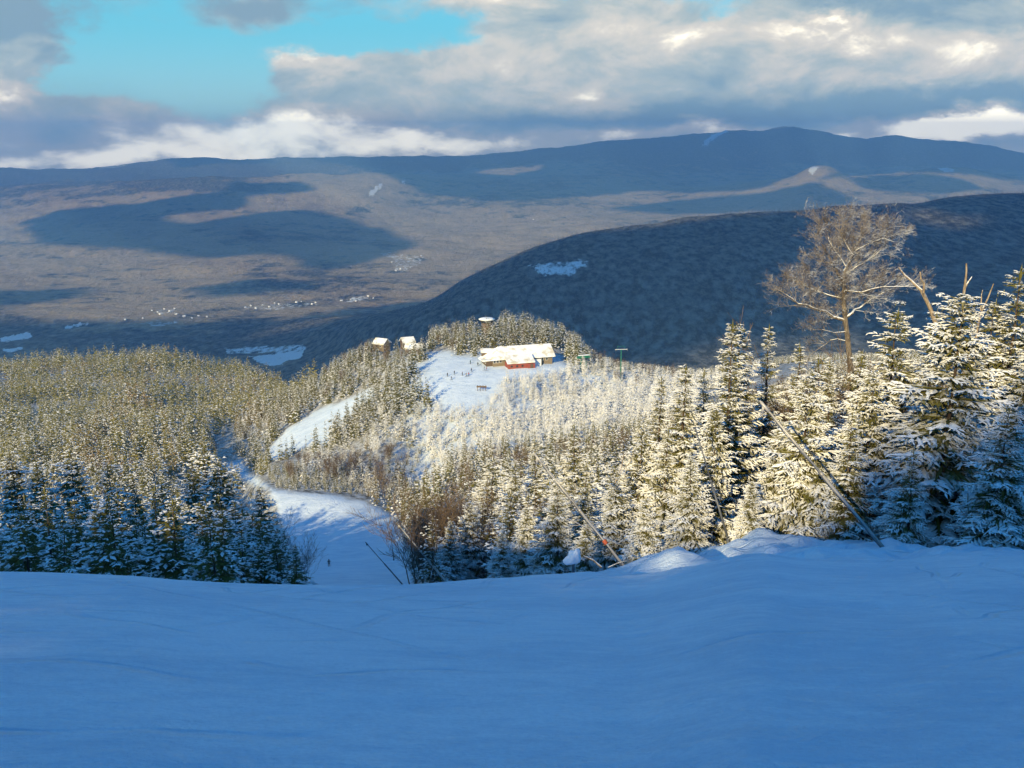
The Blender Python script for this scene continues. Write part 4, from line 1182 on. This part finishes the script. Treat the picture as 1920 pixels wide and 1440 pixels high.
# ------------------------------------------------------------------ people
def skin_person(pose, jacket, trousers, helmet):
    J = pose
    names = list(J); idx = {n: i for i, n in enumerate(names)}
    E = [('pelvis','chest'),('chest','neck'),('neck','head'),('head','crown'),('chest','sh_l'),('sh_l','el_l'),('el_l','ha_l'),('ha_l','ft_l'),('chest','sh_r'),('sh_r','el_r'),('el_r','ha_r'),('ha_r','ft_r'),
         ('pelvis','hip_l'),('hip_l','kn_l'),('kn_l','an_l'),('an_l','to_l'),('pelvis','hip_r'),('hip_r','kn_r'),('kn_r','an_r'),('an_r','to_r')]
    rad = dict(pelvis=.16, chest=.17, neck=.07, head=.105, crown=.09, sh=.085, el=.06, ha=.045, ft=.03, hip=.105, kn=.075, an=.06, to=.05)
    me = bpy.data.meshes.new('person_body')
    me.from_pydata([J[n] for n in names], [(idx[a], idx[b]) for a, b in E], [])
    tmp = bpy.data.objects.new('person_body', me); C.objects.link(tmp)
    md = tmp.modifiers.new('s', 'SKIN'); sub = tmp.modifiers.new('u', 'SUBSURF'); sub.levels = 1; sub.render_levels = 1
    for n in names:
        r_ = rad[n.split('_')[0]]; me.skin_vertices[0].data[idx[n]].radius = (r_, r_)
    me.skin_vertices[0].data[idx['pelvis']].use_root = True
    dg = bpy.context.evaluated_depsgraph_get()
    out = bpy.data.meshes.new_from_object(tmp.evaluated_get(dg))
    bpy.data.objects.remove(tmp)
    out.materials.clear()
    skin = M.setdefault('skin', flat('skin', (0.55, 0.35, 0.26), 0.6))
    for m_ in (jacket, trousers, skin, M['darksteel']): out.materials.append(m_)
    hz = J['head'][2] - .10; pz = J['pelvis'][2] + .02
    for f in out.polygons:
        c = f.center
        near_hand = min((c - Vector(J[k])).length for k in ('ft_l', 'ft_r')) < .08
        f.material_index = 2 if c.z > hz - .02 else 3 if near_hand or c.z < .13 else 1 if c.z < pz else 0
        f.use_smooth = True
    return out
def pose(kind):
    if kind == 'ski':
        return dict(pelvis=(0,-.10,.86), chest=(0,.08,1.25), neck=(0,.13,1.44), head=(0,.15,1.56), crown=(0,.15,1.66), sh_l=(-.2,.08,1.36), el_l=(-.32,.12,1.12), ha_l=(-.34,.36,1.02), ft_l=(-.33,.43,1.01), sh_r=(.2,.08,1.36), el_r=(.32,.12,1.12), ha_r=(.34,.36,1.02), ft_r=(.33,.43,1.01),
            hip_l=(-.11,-.08,.80), kn_l=(-.15,.12,.47), an_l=(-.15,-.02,.10), to_l=(-.15,.16,.06), hip_r=(.11,-.08,.80), kn_r=(.15,.12,.47), an_r=(.15,-.02,.10), to_r=(.15,.16,.06))
    return dict(pelvis=(0,0,.92), chest=(0,.02,1.30), neck=(0,.03,1.49), head=(0,.04,1.61), crown=(0,.04,1.71), sh_l=(-.2,.02,1.41), el_l=(-.28,-.02,1.14), ha_l=(-.27,.10,.92), ft_l=(-.26,.13,.84), sh_r=(.2,.02,1.41), el_r=(.28,-.02,1.14), ha_r=(.27,.10,.92), ft_r=(.26,.13,.84),
        hip_l=(-.1,0,.86), kn_l=(-.12,.02,.48), an_l=(-.13,-.01,.09), to_l=(-.14,.16,.05), hip_r=(.1,0,.86), kn_r=(.12,.02,.48), an_r=(.13,-.01,.09), to_r=(.14,.16,.05))
CL = {k: flat('cloth_' + k, c, 0.8) for k, c in dict(black=(.015,.017,.022), navy=(.02,.03,.08), red=(.35,.03,.03), grey=(.12,.12,.13), teal=(.02,.13,.16), tan=(.3,.22,.12)).items()}
def person(label, kind, jacket, trousers, helmet, u, v, Y, rz, group=None):
    p = at(u, v, Y); g = gz(p.x, p.y)
    o = empty('person', (p.x, p.y, g), rz, label=label, cat='person', group=group)
    P = pose(kind); obj('body', skin_person(P, CL[jacket], CL[trousers], None), o)
    h = Vector(P['head'])
    MB().ball(h + Vector((0, -.015, .06)), (.135, .15, .125), 2).build('helmet', CL[helmet], o)
    MB().box(h + Vector((0, .115, .0)), (.17, .05, .075)).build('goggles', M['glass'], o, .015)
    for s in (-1, 1):
        x = P['to_l'][0] * -s
        MB().box((x, .05, .015), (.09, 1.45, .02)).box((x, .83, .05), (.085, .16, .02), rot=Matrix.Rotation(.45, 3, 'X')).build('ski', M['darksteel'], o)
        hp = Vector(P['ft_l' if s < 0 else 'ft_r'])
        MB().tube(hp + Vector((0, .02, .08)), (hp.x + s * .12, hp.y - .35, 0.02), .014, .011, 6).build('ski_pole', M['darksteel'], o)
    return o
person('skier in dark clothes alone on the shaded lower run', 'ski', 'black', 'black', 'black', 617, 1060, 206, R(8))
for lab, kd, j, t_, h_, u, v, rz in [
    ('person in dark clothes at the left of the group before the lodge', 'stand', 'black', 'black', 'black', 839, 706, 20),
    ('person lowest on the snow field before the lodge', 'ski', 'navy', 'black', 'grey', 847, 712, 100),
    ('person in dark clothes second from left on the snow field', 'stand', 'black', 'navy', 'black', 852, 702, 200),
    ('person in grey in the middle of the snow field', 'stand', 'grey', 'black', 'red', 867, 704, 60),
    ('person in tan jacket beside the one in grey', 'ski', 'tan', 'black', 'black', 874, 706, 300),
    ('person in red jacket right of the one in tan', 'ski', 'red', 'black', 'black', 879, 705, 150),
    ('person in navy walking up toward the lodge', 'stand', 'navy', 'navy', 'black', 884, 697, 0),
    ('person farthest back beside the shed on the snow', 'stand', 'teal', 'black', 'grey', 882, 682, 40),
    ('person in black close to the lodge left corner', 'stand', 'black', 'black', 'black', 896, 686, 180),
    ('person in black of the pair before the lodge porch', 'stand', 'black', 'grey', 'navy', 908, 694, 90),
    ('person in dark red of the pair before the lodge porch', 'stand', 'red', 'black', 'black', 912, 695, 270)]:
    Yp = 450.0
    for _ in range(30):                                     # walk along the sight line to where it meets the snow
        q = at(u, v, Yp); dz = q.z - gz(q.x, q.y); Yp += dz * 1.2
        Yp = min(max(Yp, 380), 480)
    person(lab, kd, j, t_, h_, u, v, Yp, R(rz))

def trail_board():
    Yp = 420; p = at(903, 722, Yp); g = gz(p.x, p.y)
    o = empty('trail_board', (p.x, p.y, g), R(-6), label='dark wooden trail board on four posts at the edge of the snow field', cat='board')
    for k in range(4): MB().box((-1.8 + 1.2 * k, 0, 1.0), (.22, .22, 3.0)).build('post', M['brown'], o)
    MB().box((0, -.16, 1.9), (4.4, .1, .7)).build('panel', M['brown'], o)
trail_board()

# ------------------------------------------------------------------ the town in the valley
def town():
    wm = MB().box((0, 0, 2.2), (12, 9, 6.4)).prism([(-6, -4.5, 5.4), (-6, 4.5, 5.4), (-6, 0, 8.2)], (12, 0, 0)).mesh('house_wall', M['white'])
    rm = MB().prism([(-6.6, 0, 8.7), (6.6, 0, 8.7), (6.6, -5.3, 5.2), (-6.6, -5.3, 5.2)], (0, 0, .7)).prism([(-6.6, 0, 8.7), (6.6, 0, 8.7), (6.6, 5.3, 5.2), (-6.6, 5.3, 5.2)], (0, 0, .7)).mesh('house_roof', M['snow'])
    spots = [(285,583),(296,586),(308,580),(318,584),(327,579),(300,590),(330,590),(235,600),(268,597),(345,594),(360,597),(372,593),(388,595),(460,577),(470,574),(480,579),(492,573),(505,576),(515,569),(523,571),(556,568),(565,566),(585,571),(592,568),(640,565),(658,562),(668,565),(690,556),(700,560),(742,508),(751,505),(735,492),(790,480),(125,616),(140,611),(150,607),(25,630),(40,628),(12,637),(1000,412),(995,409)]
    for k, (u, v) in enumerate(spots):
        Y = 4300.0
        for _ in range(60):
            p = at(u, v, Y); dz = p.z - gz(p.x, p.y); Y = min(max(Y + dz * 4, 3000), 12000)
        o = empty('house', (p.x, p.y, gz(p.x, p.y)), random.random() * 3.1, label='tiny snow roofed house in the valley town far below', cat='house', group='houses of the valley town')
        s = random.uniform(.5, .9); o.scale = (s * 1.2, s, s)
        obj('wall', wm, o); obj('roof', rm, o)
town()

# ------------------------------------------------------------------ haze
def haze():
    m = bpy.data.materials.new('haze_air'); m.use_nodes = True
    t = NT(m); t.n.clear()
    out = t.new('ShaderNodeOutputMaterial'); pv = t.new('ShaderNodeVolumePrincipled')
    pv.inputs['Color'].default_value = (0.24, 0.52, 1.0, 1); pv.inputs['Density'].default_value = HAZE
    pv.inputs['Anisotropy'].default_value = 0.0
    t.l.new(pv.outputs[0], out.inputs['Volume'])
    zmin = -1150.0; zmax = 330.0
    MB().box((0, 8500, (zmin + zmax) / 2), (26400, 17900, zmax - zmin)).build('haze', m, kind='stuff')
HAZE = 0.95e-4
haze()

# ------------------------------------------------------------------ sky, sun
def world():
    w = bpy.data.worlds.new('World'); scene.world = w; w.use_nodes = True
    t = NT(w); t.n.clear()
    out = t.new('ShaderNodeOutputWorld'); bg = t.new('ShaderNodeBackground')
    sky = t.new('ShaderNodeTexSky', sky_type='NISHITA', sun_disc=False)
    sky.sun_elevation = SUN_EL; sky.sun_rotation = math.pi + SUN_AZ       # from +Y, clockwise seen from above
    sky.altitude = 1000; sky.air_density = 1.0; sky.dust_density = 0.3; sky.ozone_density = 4.0
    hs = t.new('ShaderNodeHueSaturation'); t.put(hs.inputs['Color'], sky.outputs[0]); hs.inputs['Saturation'].default_value = 1.75; hs.inputs['Value'].default_value = 1.85
    D = t.new('ShaderNodeTexCoord').outputs['Generated']
    sx = t.new('ShaderNodeSeparateXYZ'); t.put(sx.inputs[0], D)
    az = t.math('ARCTAN2', sx.outputs[0], sx.outputs[1]); el = t.math('ARCSINE', sx.outputs[2])
    cv = t.new('ShaderNodeCombineXYZ'); t.put(cv.inputs[0], az); t.put(cv.inputs[1], el)
    base = cv.outputs[0]
    nsc = t.vmath('MULTIPLY', base, (1.0, 1.9, 1.0))
    wn = t.noise(nsc, 10.0, 10, 0.62)
    warp = t.vmath('MULTIPLY', t.vmath('SUBTRACT', wn.outputs['Color'], (.5, .5, .5)), (0.12, 0.060, 0))
    pos = t.vmath('ADD', base, warp)
    def azel(u, v):
        cx, cy = (u - 960) / F, (720 - v) / F
        X, Y, Zz = cx, CP + cy * SP, -SP + cy * CP
        return math.atan2(X, Y), math.asin(Zz / math.sqrt(X * X + Y * Y + Zz * Zz))
    def blobs(lst):
        tot = None
        for (u, v, ru, rv, A) in lst:
            a, e = azel(u, v); ia, ie = F / ru, F / rv
            d = t.vmath('MULTIPLY_ADD', pos, (ia, ie, 0), (-a * ia, -e * ie, 0))
            q = t.vmath('DOT_PRODUCT', d, d, out=1)
            g = t.math('MULTIPLY', t.math('POWER', 2.71828, t.math('MULTIPLY', q, -1.0)), A)
            tot = g if tot is None else t.math('ADD', tot, g)
        return tot
    cover = blobs([
        (0, 40, 140, 90, 1.5), (20, 210, 110, 130, 1.2), (210, 240, 110, 60, 1.0), (460, 10, 120, 50, 1.3), (700, 15, 130, 40, .4), (900, 10, 120, 40, .9),
        (560, 150, 90, 50, .9), (700, 160, 160, 60, 1.1), (950, 140, 260, 90, 1.4), (1250, 110, 260, 110, 1.5), (1550, 130, 300, 90, 1.5), (1850, 130, 220, 90, 1.4),
        (1700, 20, 330, 45, 1.2), (1090, 40, 130, 50, .8), (960, 262, 900, 60, 1.3), (300, 270, 400, 55, 1.2), (1750, 240, 400, 60, 1.2),
        (960, 330, 1600, 45, 1.3), (960, -260, 1500, 90, .75), (-700, 0, 380, 300, 1.0), (2600, 0, 380, 300, 1.0)])
    hole = blobs([(250, 120, 170, 60, 1.15), (130, 120, 60, 60, .6), (800, 55, 130, 34, 1.0), (640, 80, 110, 38, 1.0), (420, 140, 90, 60, .8), (1345, 18, 60, 18, .9), (1900, 62, 40, 14, .5), (960, -900, 2600, 500, 1.6)])
    fn = t.noise(nsc, 13.0, 12, 0.60, 0.35).outputs[0]
    cov = t.math('ADD', t.math('SUBTRACT', cover, hole), t.math('MULTIPLY', t.math('SUBTRACT', fn, 0.5), 2.2))
    alpha = t.ramp(cov, -0.05, 0.85)
    # light and dark of the cloud masses
    lit = blobs([(560, 130, 70, 30, .4), (950, 120, 200, 50, .3), (1130, 195, 130, 22, .45), (1250, 50, 170, 40, .5), (1480, 65, 130, 30, .35), (1560, 48, 60, 12, .9), (1690, 160, 200, 30, .3), (1800, 85, 200, 36, .5),
                 (500, 245, 330, 34, 1.25), (200, 290, 320, 24, 1.2), (800, 268, 160, 22, .9), (1150, 245, 120, 14, .6), (1740, 226, 150, 20, 1.3), (1880, 245, 130, 26, 1.2), (10, 165, 55, 60, .7), (900, 5, 80, 18, .5), (1330, 240, 80, 14, .9), (1600, 262, 200, 12, 1.0)])
    dark = blobs([(20, 25, 170, 70, 1.3), (110, 225, 60, 60, .5), (235, 225, 70, 40, .35), (450, 8, 120, 36, .8), (690, 30, 120, 40, .5), (950, 228, 220, 18, .7), (1230, 222, 160, 18, .6), (1500, 205, 280, 26, .9), (1800, 188, 200, 22, .9), (1320, 125, 80, 36, .35), (1720, 15, 320, 30, .7), (560, 185, 100, 24, .3), (1050, 30, 80, 30, .35), (700, 170, 120, 18, .3)])
    sn = t.noise(t.vmath('ADD', nsc, (0.014, -0.024, 0.0)), 13.0, 12, 0.60, 0.35).outputs[0]
    rel = t.math('MULTIPLY', t.math('SUBTRACT', fn, sn), -2.4)
    sh = t.math('ADD', t.math('SUBTRACT', lit, dark), t.math('ADD', t.math('MULTIPLY', t.math('SUBTRACT', fn, .5), 1.1), t.math('ADD', rel, 0.50)))
    c = t.mix(t.ramp(sh, -0.30, 0.45), (2.1, 3.2, 3.9), (3.8, 4.5, 4.5))
    c = t.mix(t.ramp(sh, 0.30, 0.95), c, (6.4, 6.0, 5.2))
    c = t.mix(t.ramp(sh, 0.85, 1.9), c, (25.0, 22.0, 16.0))
    # open sky low down is a clear turquoise
    band = t.ramp(el, 0.35, 0.10)
    tq = t.mix(t.math('MULTIPLY', band, 0.9), hs.outputs[0], t.mix(t.ramp(el, 0.005, 0.12), (3.2, 5.6, 5.8), (1.55, 5.0, 5.7)))
    final = t.mix(alpha, tq, c)
    t.put(bg.inputs['Color'], final); bg.inputs['Strength'].default_value = SKY
    t.l.new(bg.outputs[0], out.inputs[0])
SKY = 0.09
world()
sl = bpy.data.lights.new('sun', 'SUN'); sl.energy = 5.0; sl.angle = R(0.6); sl.color = (1.0, 0.80, 0.41)
so = bpy.data.objects.new('sun', sl); C.objects.link(so)
so.rotation_euler = Vector(tuple(to_sun)).to_track_quat('Z', 'Y').to_euler()

cd = bpy.data.cameras.new('camera'); co = bpy.data.objects.new('camera', cd); C.objects.link(co)
cd.sensor_width = 36; cd.lens = F / 1920 * 36; cd.clip_start = 0.1; cd.clip_end = 60000
co.location = (0, 0, 0); co.rotation_euler = (R(90) - PITCH, 0, 0)
scene.camera = co
vs = scene.view_settings
vs.view_transform = 'Standard'; vs.look = 'None'; vs.gamma = 1.0; vs.exposure = 0.62
cy = scene.cycles
cy.max_bounces = 5; cy.diffuse_bounces = 3; cy.glossy_bounces = 2; cy.volume_bounces = 0; cy.transparent_max_bounces = 8
cy.use_denoising = True; cy.use_adaptive_sampling = True; cy.adaptive_threshold = 0.02
